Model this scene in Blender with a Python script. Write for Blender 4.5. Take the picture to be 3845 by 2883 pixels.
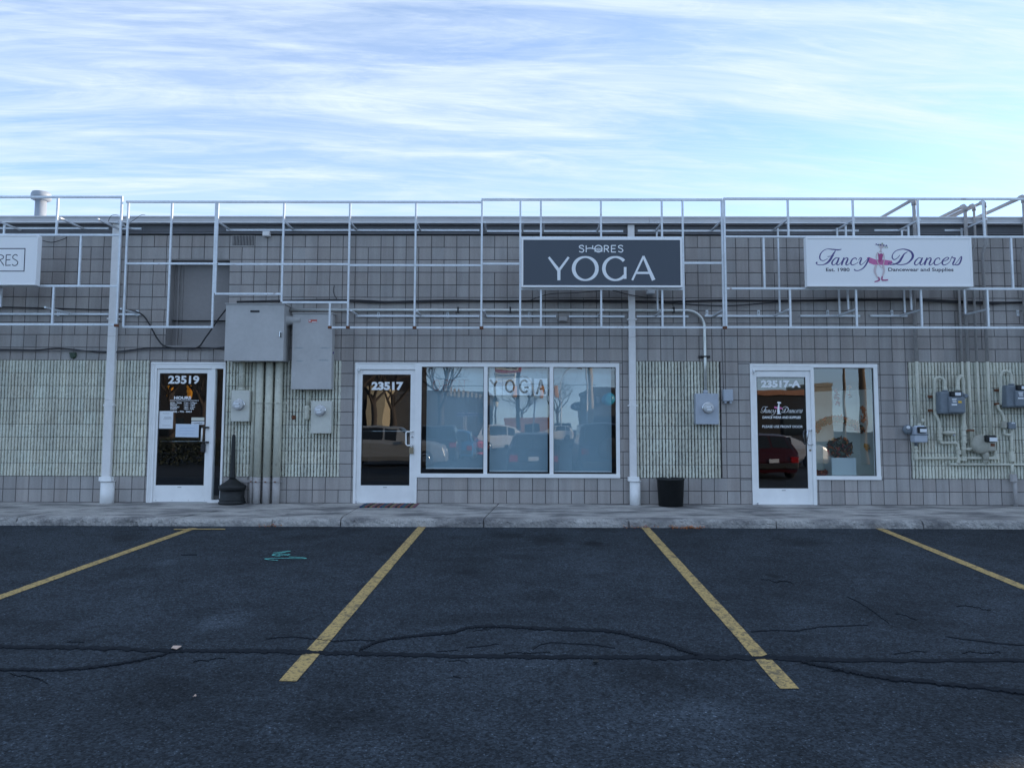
import bpy, bmesh, math, random
from mathutils import Matrix, Vector
R = math.radians
random.seed(7)
scene = bpy.context.scene
COL = scene.collection
for o in list(bpy.data.objects):
    bpy.data.objects.remove(o)

# ------------------------------------------------------------------ camera
F = 2888.0; CX = 1922.5; CY = 1371.5          # focal length and principal point in photograph pixels
PITCH = 0.078750; YAW = -0.006920; ROLL = 0.0028836
D = 12.160                                     # distance camera -> block wall face
H = 1.2094                                     # camera height above the foot of the wall
cam_d = bpy.data.cameras.new('camera'); cam = bpy.data.objects.new('camera', cam_d); COL.objects.link(cam)
cp, sp, cy_, sy_, cr, sr = math.cos(PITCH), math.sin(PITCH), math.cos(YAW), math.sin(YAW), math.cos(ROLL), math.sin(ROLL)
R0 = Vector((cy_, -sy_, 0)); U0 = Vector((-sp*sy_, -sp*cy_, cp)); F0 = Vector((cp*sy_, cp*cy_, sp))
right = cr*R0 + sr*U0; up = -sr*R0 + cr*U0
m = Matrix.Identity(4)
for i in range(3):
    m[i][0] = right[i]; m[i][1] = up[i]; m[i][2] = -F0[i]
m[2][3] = H
cam.matrix_world = m
cam_d.sensor_fit = 'HORIZONTAL'; cam_d.sensor_width = 36.0
cam_d.lens = 36.0*F/3845.0
cam_d.shift_y = -(1441.5-CY)/3845.0
cam_d.clip_start = 0.05; cam_d.clip_end = 3000
scene.camera = cam

# ------------------------------------------------------------------ world, sun, exposure
SUN_EL, SUN_AZ = R(8), R(69)                 # low sun behind the building, to the right
world = bpy.data.worlds.new('World'); scene.world = world; world.use_nodes = True
nt = world.node_tree; nt.nodes.clear()
def wn(t, **k):
    n = nt.nodes.new(t)
    for a, b in k.items(): setattr(n, a, b)
    return n
def wl(a, b): nt.links.new(a, b)
def wmath(op, a, b=None):
    n = wn('ShaderNodeMath', operation=op)
    for i, v in enumerate((a, b)):
        if v is None: continue
        if isinstance(v, (int, float)): n.inputs[i].default_value = v
        else: wl(v, n.inputs[i])
    return n.outputs[0]
sky = wn('ShaderNodeTexSky', sky_type='NISHITA')
sky.sun_disc = False; sky.sun_elevation = SUN_EL; sky.sun_rotation = SUN_AZ
sky.altitude = 100; sky.air_density = 0.46; sky.dust_density = 0.1; sky.ozone_density = 1.2
tc = wn('ShaderNodeTexCoord'); sx = wn('ShaderNodeSeparateXYZ'); wl(tc.outputs['Generated'], sx.inputs[0])
zz = wmath('MAXIMUM', wmath('ADD', sx.outputs[2], 0.10), 0.03)
u = wmath('DIVIDE', sx.outputs[0], zz); v = wmath('DIVIDE', sx.outputs[1], zz)
def cloud(su, sv, skew, detail, rough, dist, off, lo, hi):
    c = wn('ShaderNodeCombineXYZ')
    wl(wmath('ADD', wmath('MULTIPLY', u, su), off), c.inputs[0])
    wl(wmath('ADD', wmath('MULTIPLY', v, sv), wmath('MULTIPLY', u, skew)), c.inputs[1])
    n = wn('ShaderNodeTexNoise'); n.inputs['Scale'].default_value = 1.0; n.inputs['Detail'].default_value = detail
    n.inputs['Roughness'].default_value = rough; n.inputs['Distortion'].default_value = dist
    wl(c.outputs[0], n.inputs['Vector'])
    r = wn('ShaderNodeMapRange', interpolation_type='SMOOTHSTEP'); r.inputs['From Min'].default_value = lo; r.inputs['From Max'].default_value = hi
    wl(n.outputs['Fac'], r.inputs['Value']); return r.outputs[0]
streak = cloud(0.85, 4.2, -0.45, 11, 0.63, 1.1, 3.1, 0.38, 0.70)
fine = cloud(2.1, 12.0, -1.5, 10, 0.70, 1.4, 7.7, 0.42, 0.70)
broad = cloud(0.42, 0.85, 0.12, 4, 0.5, 0.4, 9.3, 0.30, 0.62)
veil = cloud(0.5, 1.2, -0.2, 6, 0.55, 0.7, 1.7, 0.10, 0.90)
body = wmath('ADD', wmath('MULTIPLY', streak, 0.62), wmath('MULTIPLY', fine, 0.27))
mask = wmath('MINIMUM', wmath('ADD', wmath('MULTIPLY', body, wmath('ADD', wmath('MULTIPLY', broad, 0.62), 0.26)), wmath('MULTIPLY', veil, 0.52)), 0.95)
hz = wn('ShaderNodeMapRange', interpolation_type='SMOOTHSTEP'); hz.inputs['From Min'].default_value = 0.26; hz.inputs['From Max'].default_value = 0.0; hz.inputs['To Max'].default_value = 0.65; wl(sx.outputs[2], hz.inputs['Value'])
hazed = hz.outputs[0]                          # even pale-blue haze all round the horizon
cc = wn('ShaderNodeCombineColor')               # cirrus: bright, nearly white ice cloud
cc.inputs[0].default_value = 1.55; cc.inputs[1].default_value = 1.80; cc.inputs[2].default_value = 2.12
mx = wn('ShaderNodeMix', data_type='RGBA'); wl(mask, mx.inputs[0]); wl(sky.outputs[0], mx.inputs[6]); wl(cc.outputs[0], mx.inputs[7])
hcol = wn('ShaderNodeCombineColor'); hcol.inputs[0].default_value = 1.35; hcol.inputs[1].default_value = 1.95; hcol.inputs[2].default_value = 2.65
mh = wn('ShaderNodeMix', data_type='RGBA'); wl(hazed, mh.inputs[0]); wl(mx.outputs[2], mh.inputs[6]); wl(hcol.outputs[0], mh.inputs[7])
bg = wn('ShaderNodeBackground'); bg.inputs['Strength'].default_value = 0.15
wl(mh.outputs[2], bg.inputs['Color'])
wo = wn('ShaderNodeOutputWorld'); wl(bg.outputs[0], wo.inputs['Surface'])

sun_d = bpy.data.lights.new('sun', 'SUN'); sun_d.energy = 2.0; sun_d.angle = R(0.53); sun_d.color = (1.0, 0.85, 0.68)
sun = bpy.data.objects.new('sun', sun_d); COL.objects.link(sun)
sd = Vector((math.sin(SUN_AZ)*math.cos(SUN_EL), math.cos(SUN_AZ)*math.cos(SUN_EL), math.sin(SUN_EL)))
sun.rotation_euler = sd.to_track_quat('Z', 'Y').to_euler()
sun.location = (20, 40, 20)
vs = scene.view_settings
vs.view_transform = 'Standard'; vs.look = 'None'; vs.gamma = 1.0; vs.use_curve_mapping = False
vs.exposure = 1.9

# ------------------------------------------------------------------ pixel -> place
def ray(px, py):
    a_, b_ = px-CX, py-CY
    a = cr*a_ + sr*b_; b = -sr*a_ + cr*b_
    return (a/F)*R0 + (-b/F)*U0 + F0
def W(px, py, off=0.0):                        # point on the plane `off` metres in front of the wall
    d = ray(px, py); t = (D-off)/d.y
    return Vector((d.x*t, D-off, H+d.z*t))
KY = 10.488; KTOP = -0.0334; KBOT = -0.1467; SWS = 0.02; ASL = 0.033
def asphalt_z(y):
    return KBOT - ASL*(KY-max(y, -1.0))
def G(px, py, dz=0.0):                         # point on the sloping asphalt
    d = ray(px, py); t = (KBOT-ASL*KY-H)/(d.z-ASL*d.y)
    return Vector((d.x*t, d.y*t, H+d.z*t+dz))
def S(px, py, dz=0.0):                         # point on the sidewalk
    d = ray(px, py); t = (-SWS*D-H)/(d.z-SWS*d.y)
    return Vector((d.x*t, d.y*t, H+d.z*t+dz))
def M(px, py, Y):                              # place behind the camera seen mirrored in the glass
    d = ray(px, py); g = D+0.04; t = (2*g-Y)/d.y
    return Vector((d.x*t, Y, H+d.z*t))

# ------------------------------------------------------------------ materials
MATS = {}
def mat(name, col, rough=0.6, metal=0.0, var=0.0, noise=None, bump=None, spec=None, randv=0.0, patch=None):
    """col; noise=(scale, amount) fine mottling; patch=(scale, amount) broad weathering; bump=(scale, strength); randv=per-object value jitter"""
    if name in MATS: return MATS[name]
    mt = bpy.data.materials.new(name); mt.use_nodes = True; t = mt.node_tree; b = t.nodes['Principled BSDF']
    b.inputs['Roughness'].default_value = rough; b.inputs['Metallic'].default_value = metal
    if spec is not None: b.inputs['Specular IOR Level'].default_value = spec
    tcn = t.nodes.new('ShaderNodeTexCoord'); geo = t.nodes.new('ShaderNodeNewGeometry')
    pos = geo.outputs['Position']
    fac = None
    def mul(a, bb):
        n = t.nodes.new('ShaderNodeMath'); n.operation = 'MULTIPLY'
        for i, vv in enumerate((a, bb)):
            if isinstance(vv, (int, float)): n.inputs[i].default_value = vv
            else: t.links.new(vv, n.inputs[i])
        return n.outputs[0]
    def nz(scale, amt, detail=6):
        n = t.nodes.new('ShaderNodeTexNoise'); n.inputs['Scale'].default_value = scale; n.inputs['Detail'].default_value = detail
        n.inputs['Roughness'].default_value = 0.6
        t.links.new(pos, n.inputs['Vector'])
        r = t.nodes.new('ShaderNodeMapRange'); r.inputs['From Min'].default_value = 0.25; r.inputs['From Max'].default_value = 0.75
        r.inputs['To Min'].default_value = 1-amt; r.inputs['To Max'].default_value = 1+amt
        t.links.new(n.outputs['Fac'], r.inputs['Value']); return r.outputs[0]
    for nn in (noise, patch):
        if nn:
            k = nz(*nn); fac = k if fac is None else mul(fac, k)
    if randv:
        oi = t.nodes.new('ShaderNodeObjectInfo'); r = t.nodes.new('ShaderNodeMapRange')
        r.inputs['To Min'].default_value = 1-randv; r.inputs['To Max'].default_value = 1+randv
        t.links.new(oi.outputs['Random'], r.inputs['Value']); fac = r.outputs[0] if fac is None else mul(fac, r.outputs[0])
    if fac is None:
        b.inputs['Base Color'].default_value = (*col, 1)
    else:
        mxn = t.nodes.new('ShaderNodeVectorMath'); mxn.operation = 'SCALE'; mxn.inputs[0].default_value = col
        t.links.new(fac, mxn.inputs['Scale']); t.links.new(mxn.outputs[0], b.inputs['Base Color'])
    if bump:
        n = t.nodes.new('ShaderNodeTexNoise'); n.inputs['Scale'].default_value = bump[0]; n.inputs['Detail'].default_value = 5
        t.links.new(pos, n.inputs['Vector'])
        bn = t.nodes.new('ShaderNodeBump'); bn.inputs['Strength'].default_value = bump[1]; bn.inputs['Distance'].default_value = bump[2] if len(bump) > 2 else 0.01
        t.links.new(n.outputs['Fac'], bn.inputs['Height']); t.links.new(bn.outputs[0], b.inputs['Normal'])
    MATS[name] = mt; return mt

def block_mat(name, col, mottle=0.10):
    """masonry paint: per-piece tone from a cell hash, broad weathering, fine pores"""
    mt = mat(name, col, 0.85, noise=(55, 0.10), patch=(0.9, mottle), bump=(160, 0.35, 0.004), randv=0.0)
    t = mt.node_tree; geo = [n for n in t.nodes if n.type == 'NEW_GEOMETRY'][0]
    b = t.nodes['Principled BSDF']; src = b.inputs['Base Color'].links[0].from_socket
    sc = t.nodes.new('ShaderNodeVectorMath'); sc.operation = 'MULTIPLY_ADD'
    sc.inputs[1].default_value = (1/0.2032, 0, 1/0.2032); sc.inputs[2].default_value = (8.0888/0.2032+200, 0, 50)
    t.links.new(geo.outputs['Position'], sc.inputs[0])
    fl = t.nodes.new('ShaderNodeVectorMath'); fl.operation = 'FLOOR'; t.links.new(sc.outputs[0], fl.inputs[0])
    wnz = t.nodes.new('ShaderNodeTexWhiteNoise'); wnz.noise_dimensions = '3D'; t.links.new(fl.outputs[0], wnz.inputs['Vector'])
    r = t.nodes.new('ShaderNodeMapRange'); r.inputs['To Min'].default_value = 0.92; r.inputs['To Max'].default_value = 1.08
    t.links.new(wnz.outputs['Value'], r.inputs['Value'])
    s2 = t.nodes.new('ShaderNodeVectorMath'); s2.operation = 'SCALE'; t.links.new(src, s2.inputs[0]); t.links.new(r.outputs[0], s2.inputs['Scale'])
    # rain streaks and grime running down the wall
    mp_ = t.nodes.new('ShaderNodeMapping'); mp_.inputs['Scale'].default_value = (5.5, 1, 0.42); t.links.new(geo.outputs['Position'], mp_.inputs[0])
    sn = t.nodes.new('ShaderNodeTexNoise'); sn.inputs['Scale'].default_value = 1.0; sn.inputs['Detail'].default_value = 7; sn.inputs['Roughness'].default_value = 0.62; t.links.new(mp_.outputs[0], sn.inputs['Vector'])
    sr_ = t.nodes.new('ShaderNodeMapRange'); sr_.inputs['From Min'].default_value = 0.36; sr_.inputs['From Max'].default_value = 0.66; sr_.inputs['To Min'].default_value = 1.12; sr_.inputs['To Max'].default_value = 0.86
    t.links.new(sn.outputs['Fac'], sr_.inputs['Value'])
    s3 = t.nodes.new('ShaderNodeVectorMath'); s3.operation = 'SCALE'; t.links.new(s2.outputs[0], s3.inputs[0]); t.links.new(sr_.outputs[0], s3.inputs['Scale']); s2 = s3
    # slight warm / cool drift between blocks
    hs = t.nodes.new('ShaderNodeMix'); hs.data_type = 'RGBA'; hs.blend_type = 'MULTIPLY'; hs.inputs[0].default_value = 1
    cr_ = t.nodes.new('ShaderNodeValToRGB'); cr_.color_ramp.elements[0].color = (1.03, 1.0, 0.98, 1); cr_.color_ramp.elements[1].color = (0.97, 1.0, 1.015, 1)
    t.links.new(wnz.outputs['Color'], cr_.inputs[0]); t.links.new(s2.outputs[0], hs.inputs[6]); t.links.new(cr_.outputs[0], hs.inputs[7])
    t.links.new(hs.outputs[2], b.inputs['Base Color'])
    return mt

def stain_mat(name, scale, lo, hi, to, amt=1.0):
    """add shaped stains of another colour to an existing material"""
    mt = MATS[name]; t = mt.node_tree; b = t.nodes['Principled BSDF']; geo = [n for n in t.nodes if n.type == 'NEW_GEOMETRY'][0]
    src = b.inputs['Base Color'].links[0].from_socket
    mp_ = t.nodes.new('ShaderNodeMapping'); mp_.inputs['Scale'].default_value = scale; t.links.new(geo.outputs['Position'], mp_.inputs[0])
    n = t.nodes.new('ShaderNodeTexNoise'); n.inputs['Scale'].default_value = 1; n.inputs['Detail'].default_value = 7; n.inputs['Roughness'].default_value = 0.62; t.links.new(mp_.outputs[0], n.inputs['Vector'])
    r = t.nodes.new('ShaderNodeMapRange'); r.inputs['From Min'].default_value = lo; r.inputs['From Max'].default_value = hi; r.inputs['To Max'].default_value = amt; t.links.new(n.outputs['Fac'], r.inputs['Value'])
    mx_ = t.nodes.new('ShaderNodeMix'); mx_.data_type = 'RGBA'; mx_.inputs[7].default_value = (*to, 1)
    t.links.new(r.outputs[0], mx_.inputs[0]); t.links.new(src, mx_.inputs[6]); t.links.new(mx_.outputs[2], b.inputs['Base Color'])

def glass_mat(name, tint, base_reflect):
    mt = bpy.data.materials.new(name); mt.use_nodes = True; t = mt.node_tree; t.nodes.clear()
    tr = t.nodes.new('ShaderNodeBsdfTransparent'); tr.inputs[0].default_value = (*tint, 1)
    gl = t.nodes.new('ShaderNodeBsdfGlossy'); gl.inputs['Roughness'].default_value = 0.0; gl.inputs[0].default_value = (1, 1, 1, 1)
    # float glass is never quite flat: a faint long-wave waviness
    geo = t.nodes.new('ShaderNodeNewGeometry'); n = t.nodes.new('ShaderNodeTexNoise'); n.inputs['Scale'].default_value = 2.2; n.inputs['Detail'].default_value = 1
    t.links.new(geo.outputs['Position'], n.inputs['Vector'])
    bn = t.nodes.new('ShaderNodeBump'); bn.inputs['Strength'].default_value = 0.03; bn.inputs['Distance'].default_value = 0.02
    t.links.new(n.outputs['Fac'], bn.inputs['Height']); t.links.new(bn.outputs[0], gl.inputs['Normal'])
    fr = t.nodes.new('ShaderNodeFresnel'); fr.inputs[0].default_value = 1.5
    ad = t.nodes.new('ShaderNodeMath'); ad.operation = 'MULTIPLY_ADD'; ad.inputs[1].default_value = 1.6; ad.inputs[2].default_value = base_reflect; ad.use_clamp = True
    t.links.new(fr.outputs[0], ad.inputs[0]); entry = ad
    # thin pane: reflection and tint counted once, where a ray enters the sheet
    inv = t.nodes.new('ShaderNodeMath'); inv.operation = 'SUBTRACT'; inv.inputs[0].default_value = 1.0; t.links.new(geo.outputs['Backfacing'], inv.inputs[1])
    ad = t.nodes.new('ShaderNodeMath'); ad.operation = 'MULTIPLY'; t.links.new(entry.outputs[0], ad.inputs[0]); t.links.new(inv.outputs[0], ad.inputs[1])
    tm = t.nodes.new('ShaderNodeMix'); tm.data_type = 'RGBA'; tm.inputs[6].default_value = (*tint, 1); tm.inputs[7].default_value = (1, 1, 1, 1)
    t.links.new(geo.outputs['Backfacing'], tm.inputs[0]); t.links.new(tm.outputs[2], tr.inputs[0])
    mxs = t.nodes.new('ShaderNodeMixShader'); t.links.new(ad.outputs[0], mxs.inputs[0]); t.links.new(tr.outputs[0], mxs.inputs[1]); t.links.new(gl.outputs[0], mxs.inputs[2])
    o = t.nodes.new('ShaderNodeOutputMaterial'); t.links.new(mxs.outputs[0], o.inputs[0]); MATS[name] = mt; return mt

block_mat('block_grey', (0.365, 0.342, 0.328), 0.07); block_mat('rib_sage', (0.640, 0.640, 0.545), 0.10)
mat('mortar', (0.105, 0.10, 0.10), 0.95, noise=(40, 0.15))
mat('white_alu', (0.90, 0.90, 0.89), 0.38, noise=(6, 0.03), patch=(1.5, 0.05))
mat('white_pvc', (0.84, 0.84, 0.83), 0.45, noise=(14, 0.05), patch=(4, 0.07))
mat('galv', (0.66, 0.69, 0.72), 0.42, metal=0.35, noise=(30, 0.10), patch=(2.5, 0.12))
mat('emt', (0.68, 0.69, 0.66), 0.32, metal=0.6, noise=(20, 0.1))
mat('vent_metal', (0.30, 0.34, 0.39), 0.5, noise=(20, 0.1)); mat('rust', (0.16, 0.065, 0.035), 0.9, noise=(40, 0.35))
mat('panel_grey', (0.48, 0.475, 0.47), 0.55, noise=(18, 0.05), patch=(3, 0.09))
mat('meter_beige', (0.60, 0.60, 0.54), 0.55, noise=(18, 0.06), patch=(5, 0.08))
mat('meter_blue', (0.42, 0.46, 0.52), 0.5, noise=(18, 0.05), patch=(4, 0.06))
mat('pipe_sage', (0.58, 0.575, 0.48), 0.7, noise=(30, 0.12), patch=(5, 0.14), bump=(90, 0.3, 0.004))
mat('pipe_grey', (0.40, 0.38, 0.37), 0.75, noise=(30, 0.10), patch=(5, 0.1))
mat('gas_grey', (0.17, 0.20, 0.23), 0.6, noise=(25, 0.10), patch=(6, 0.12))
mat('gas_tan', (0.38, 0.37, 0.31), 0.7, noise=(25, 0.14), patch=(6, 0.15))
mat('lens_glass', (0.55, 0.56, 0.57), 0.12, noise=(30, 0.12))
mat('black_plastic', (0.009, 0.011, 0.012), 0.6, noise=(22, 0.25), patch=(5, 0.25))
mat('black_metal', (0.015, 0.015, 0.017), 0.45)
mat('cable', (0.018, 0.018, 0.022), 0.6, noise=(10, 0.2))
mat('cable_grey', (0.10, 0.10, 0.11), 0.6, noise=(10, 0.2))
mat('gutter', (0.56, 0.57, 0.59), 0.45, noise=(8, 0.04), patch=(1.2, 0.06))
mat('frieze', (0.17, 0.175, 0.19), 0.75, noise=(10, 0.08), patch=(0.8, 0.12))
mat('spout', (0.80, 0.79, 0.78), 0.5, noise=(20, 0.05), patch=(2.0, 0.07))
mat('concrete', (0.43, 0.415, 0.395), 0.92, noise=(70, 0.30), patch=(2.2, 0.30), bump=(110, 0.8, 0.008))
mat('sign_white', (0.90, 0.90, 0.90), 0.4, patch=(1.0, 0.02))
mat('sign_slate', (0.060, 0.075, 0.098), 0.45, patch=(1.0, 0.03))
mat('sign_letter', (0.86, 0.88, 0.90), 0.5)
mat('ink_navy', (0.020, 0.022, 0.055), 0.5); mat('ink_purple', (0.075, 0.055, 0.22), 0.5)
mat('ink_pink', (0.62, 0.16, 0.36), 0.5, noise=(60, 0.25)); mat('ink_magenta', (0.42, 0.07, 0.22), 0.5); mat('ink_skin', (0.66, 0.55, 0.56), 0.5)
mat('ink_green', (0.30, 0.36, 0.26), 0.5); mat('paper_white', (0.76, 0.79, 0.82), 0.7, noise=(30, 0.04)); mat('paper_cream', (0.70, 0.70, 0.60), 0.7)
mat('paper_blue', (0.62, 0.70, 0.80), 0.7, noise=(14, 0.06))
mat('decal_white', (0.86, 0.88, 0.90), 0.5)
mat('shade_cloth', (0.33, 0.46, 0.53), 0.8, patch=(1.2, 0.04)); mat('shade_hem', (0.70, 0.76, 0.79), 0.6)
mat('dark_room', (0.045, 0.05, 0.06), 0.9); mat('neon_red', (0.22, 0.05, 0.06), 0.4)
mat('chrome', (0.70, 0.71, 0.73), 0.22, metal=0.9); mat('brass', (0.32, 0.27, 0.19), 0.4, metal=0.7)
mat('label_red', (0.55, 0.09, 0.06), 0.5); mat('label_yellow', (0.75, 0.45, 0.04), 0.5)
mat('backdrop_sage', (0.72, 0.80, 0.72), 0.8, patch=(1.5, 0.08)); mat('pot_white', (0.62, 0.72, 0.74), 0.6)
mat('leaf_orange', (0.50, 0.15, 0.05), 0.6, noise=(60, 0.35)); mat('leaf_red', (0.28, 0.05, 0.045), 0.6, noise=(60, 0.35))
mat('leaf_green', (0.045, 0.075, 0.05), 0.6, noise=(60, 0.35)); mat('leaf_gold', (0.60, 0.36, 0.07), 0.6, noise=(60, 0.25))
mat('leaf_dead', (0.42, 0.20, 0.08), 0.8, noise=(60, 0.4)); mat('tar', (0.016, 0.020, 0.026), 0.9, noise=(30, 0.4), bump=(60, 0.4, 0.004), spec=0.12)
mat('teal_paint', (0.13, 0.55, 0.50), 0.7); mat('paper_tan', (0.66, 0.48, 0.38), 0.8)
glass_mat('door_glass', (0.60, 0.66, 0.68), 0.10); glass_mat('shop_glass', (0.90, 0.94, 0.95), 0.085); glass_mat('meter_dome', (0.95, 0.95, 0.95), 0.04)

stain_mat('concrete', (1.3, 3.0, 3), 0.44, 0.62, (0.12, 0.12, 0.125), 0.85)
stain_mat('concrete', (9, 9, 9), 0.62, 0.72, (0.40, 0.39, 0.37), 0.6)
stain_mat('galv', (3.5, 3.5, 3.5), 0.66, 0.74, (0.20, 0.10, 0.06), 0.8)
stain_mat('spout', (7, 7, 1.2), 0.60, 0.75, (0.42, 0.41, 0.39), 0.6)
stain_mat('panel_grey', (6, 6, 0.8), 0.60, 0.78, (0.28, 0.27, 0.25), 0.5)
stain_mat('pipe_sage', (9, 9, 9), 0.64, 0.72, (0.17, 0.13, 0.09), 0.6)
def paint_mat():
    mt = bpy.data.materials.new('line_yellow'); mt.use_nodes = True; t = mt.node_tree; b = t.nodes['Principled BSDF']
    b.inputs['Roughness'].default_value = 0.85
    geo = t.nodes.new('ShaderNodeNewGeometry')
    def nz(s, d, lo, hi):
        n = t.nodes.new('ShaderNodeTexNoise'); n.inputs['Scale'].default_value = s; n.inputs['Detail'].default_value = d; n.inputs['Roughness'].default_value = 0.65
        t.links.new(geo.outputs['Position'], n.inputs['Vector'])
        r = t.nodes.new('ShaderNodeMapRange'); r.inputs['From Min'].default_value = lo; r.inputs['From Max'].default_value = hi; t.links.new(n.outputs['Fac'], r.inputs['Value']); return r.outputs[0]
    a = nz(42, 7, 0.50, 0.60); c = nz(9, 6, 0.52, 0.64)
    mxm = t.nodes.new('ShaderNodeMath'); mxm.operation = 'MAXIMUM'; t.links.new(a, mxm.inputs[0]); t.links.new(c, mxm.inputs[1])
    ml = t.nodes.new('ShaderNodeMath'); ml.operation = 'MULTIPLY'; ml.inputs[1].default_value = 0.78; t.links.new(mxm.outputs[0], ml.inputs[0])
    mix = t.nodes.new('ShaderNodeMix'); mix.data_type = 'RGBA'; mix.inputs[6].default_value = (0.52, 0.36, 0.13, 1); mix.inputs[7].default_value = (0.07, 0.066, 0.055, 1)
    t.links.new(ml.outputs[0], mix.inputs[0]); t.links.new(mix.outputs[2], b.inputs['Base Color']); MATS['line_yellow'] = mt
paint_mat()
def asphalt_mat():
    mt = bpy.data.materials.new('asphalt'); mt.use_nodes = True; t = mt.node_tree; b = t.nodes['Principled BSDF']
    b.inputs['Roughness'].default_value = 0.9; b.inputs['Specular IOR Level'].default_value = 0.18
    geo = t.nodes.new('ShaderNodeNewGeometry')
    def nz(s, d, rough, lo, hi, a, c, dist=0):
        n = t.nodes.new('ShaderNodeTexNoise'); n.inputs['Scale'].default_value = s; n.inputs['Detail'].default_value = d; n.inputs['Roughness'].default_value = rough; n.inputs['Distortion'].default_value = dist
        t.links.new(geo.outputs['Position'], n.inputs['Vector'])
        r = t.nodes.new('ShaderNodeMapRange'); r.inputs['From Min'].default_value = lo; r.inputs['From Max'].default_value = hi; r.inputs['To Min'].default_value = a; r.inputs['To Max'].default_value = c
        t.links.new(n.outputs['Fac'], r.inputs['Value']); return r.outputs[0]
    def vor(s, lo, hi, a, c):
        n = t.nodes.new('ShaderNodeTexVoronoi'); n.inputs['Scale'].default_value = s; t.links.new(geo.outputs['Position'], n.inputs['Vector'])
        sep = t.nodes.new('ShaderNodeSeparateColor'); t.links.new(n.outputs['Color'], sep.inputs[0])
        r = t.nodes.new('ShaderNodeMapRange'); r.inputs['From Min'].default_value = lo; r.inputs['From Max'].default_value = hi; r.inputs['To Min'].default_value = a; r.inputs['To Max'].default_value = c
        t.links.new(sep.outputs[0], r.inputs['Value']); return r.outputs[0]
    def mul(a, c):
        n = t.nodes.new('ShaderNodeMath'); n.operation = 'MULTIPLY'; t.links.new(a, n.inputs[0]); t.links.new(c, n.inputs[1]); return n.outputs[0]
    f = mul(nz(0.35, 4, 0.55, 0.3, 0.7, 0.74, 1.28), nz(2.6, 5, 0.6, 0.3, 0.7, 0.78, 1.22))
    f = mul(f, nz(22, 7, 0.75, 0.3, 0.7, 0.6, 1.42)); f = mul(f, vor(80, 0.0, 1.0, 0.48, 1.62)); f = mul(f, vor(130, 0.965, 0.98, 1.0, 2.6))
    # slightly darker worn-in oil drips in the stalls
    f = mul(f, nz(1.1, 3, 0.5, 0.58, 0.70, 1.0, 0.66)); f = mul(f, nz(0.8, 6, 0.7, 0.58, 0.72, 1.0, 1.38, 1.2)); f = mul(f, nz(5.5, 6, 0.72, 0.62, 0.68, 1.0, 0.62, 0.6))
    def blob(px, py, rx, ry, k):                   # a stain with its own ragged outline, fixed to its place on the lot
        c = G(px, py); a = t.nodes.new('ShaderNodeVectorMath'); a.operation = 'SUBTRACT'; a.inputs[1].default_value = c; t.links.new(geo.outputs['Position'], a.inputs[0])
        m_ = t.nodes.new('ShaderNodeVectorMath'); m_.operation = 'MULTIPLY'; m_.inputs[1].default_value = (1/rx, 1/ry, 0); t.links.new(a.outputs[0], m_.inputs[0])
        l = t.nodes.new('ShaderNodeVectorMath'); l.operation = 'LENGTH'; t.links.new(m_.outputs[0], l.inputs[0])
        n = t.nodes.new('ShaderNodeTexNoise'); n.inputs['Scale'].default_value = 6; n.inputs['Detail'].default_value = 6; t.links.new(geo.outputs['Position'], n.inputs['Vector'])
        ad = t.nodes.new('ShaderNodeMath'); ad.operation = 'MULTIPLY_ADD'; ad.inputs[1].default_value = 1.4; t.links.new(n.outputs['Fac'], ad.inputs[0]); t.links.new(l.outputs['Value'], ad.inputs[2])
        r = t.nodes.new('ShaderNodeMapRange'); r.inputs['From Min'].default_value = 1.15; r.inputs['From Max'].default_value = 1.75; r.inputs['To Min'].default_value = k; r.inputs['To Max'].default_value = 1.0
        t.links.new(ad.outputs[0], r.inputs['Value']); return r.outputs[0]
    for bb in ((852, 2325, .22, .35, 1.55), (2060, 2022, .35, .45, .55), (1900, 2010, .30, .30, .65), (3000, 2035, .35, .40, .62), (1150, 2016, .35, .25, .60), (2230, 2040, .15, .18, .5), (630, 2110, .14, .2, 1.4), (3350, 2300, .5, .5, .72), (1330, 2700, .35, .3, .7), (2700, 2700, .4, .3, 1.3), (600, 2600, .4, .4, .78), (1750, 2150, .12, .14, .6), (2900, 2160, .1, .14, .55)):
        f = mul(f, blob(*bb))
    s = t.nodes.new('ShaderNodeVectorMath'); s.operation = 'SCALE'; s.inputs[0].default_value = (0.030, 0.038, 0.047); t.links.new(f, s.inputs['Scale'])
    t.links.new(s.outputs[0], b.inputs['Base Color'])
    n = t.nodes.new('ShaderNodeTexVoronoi'); n.inputs['Scale'].default_value = 95; t.links.new(geo.outputs['Position'], n.inputs['Vector'])
    bn = t.nodes.new('ShaderNodeBump'); bn.inputs['Strength'].default_value = 0.55; bn.inputs['Distance'].default_value = 0.006
    t.links.new(n.outputs['Distance'], bn.inputs['Height']); t.links.new(bn.outputs[0], b.inputs['Normal']); MATS['asphalt'] = mt
asphalt_mat()

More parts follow.
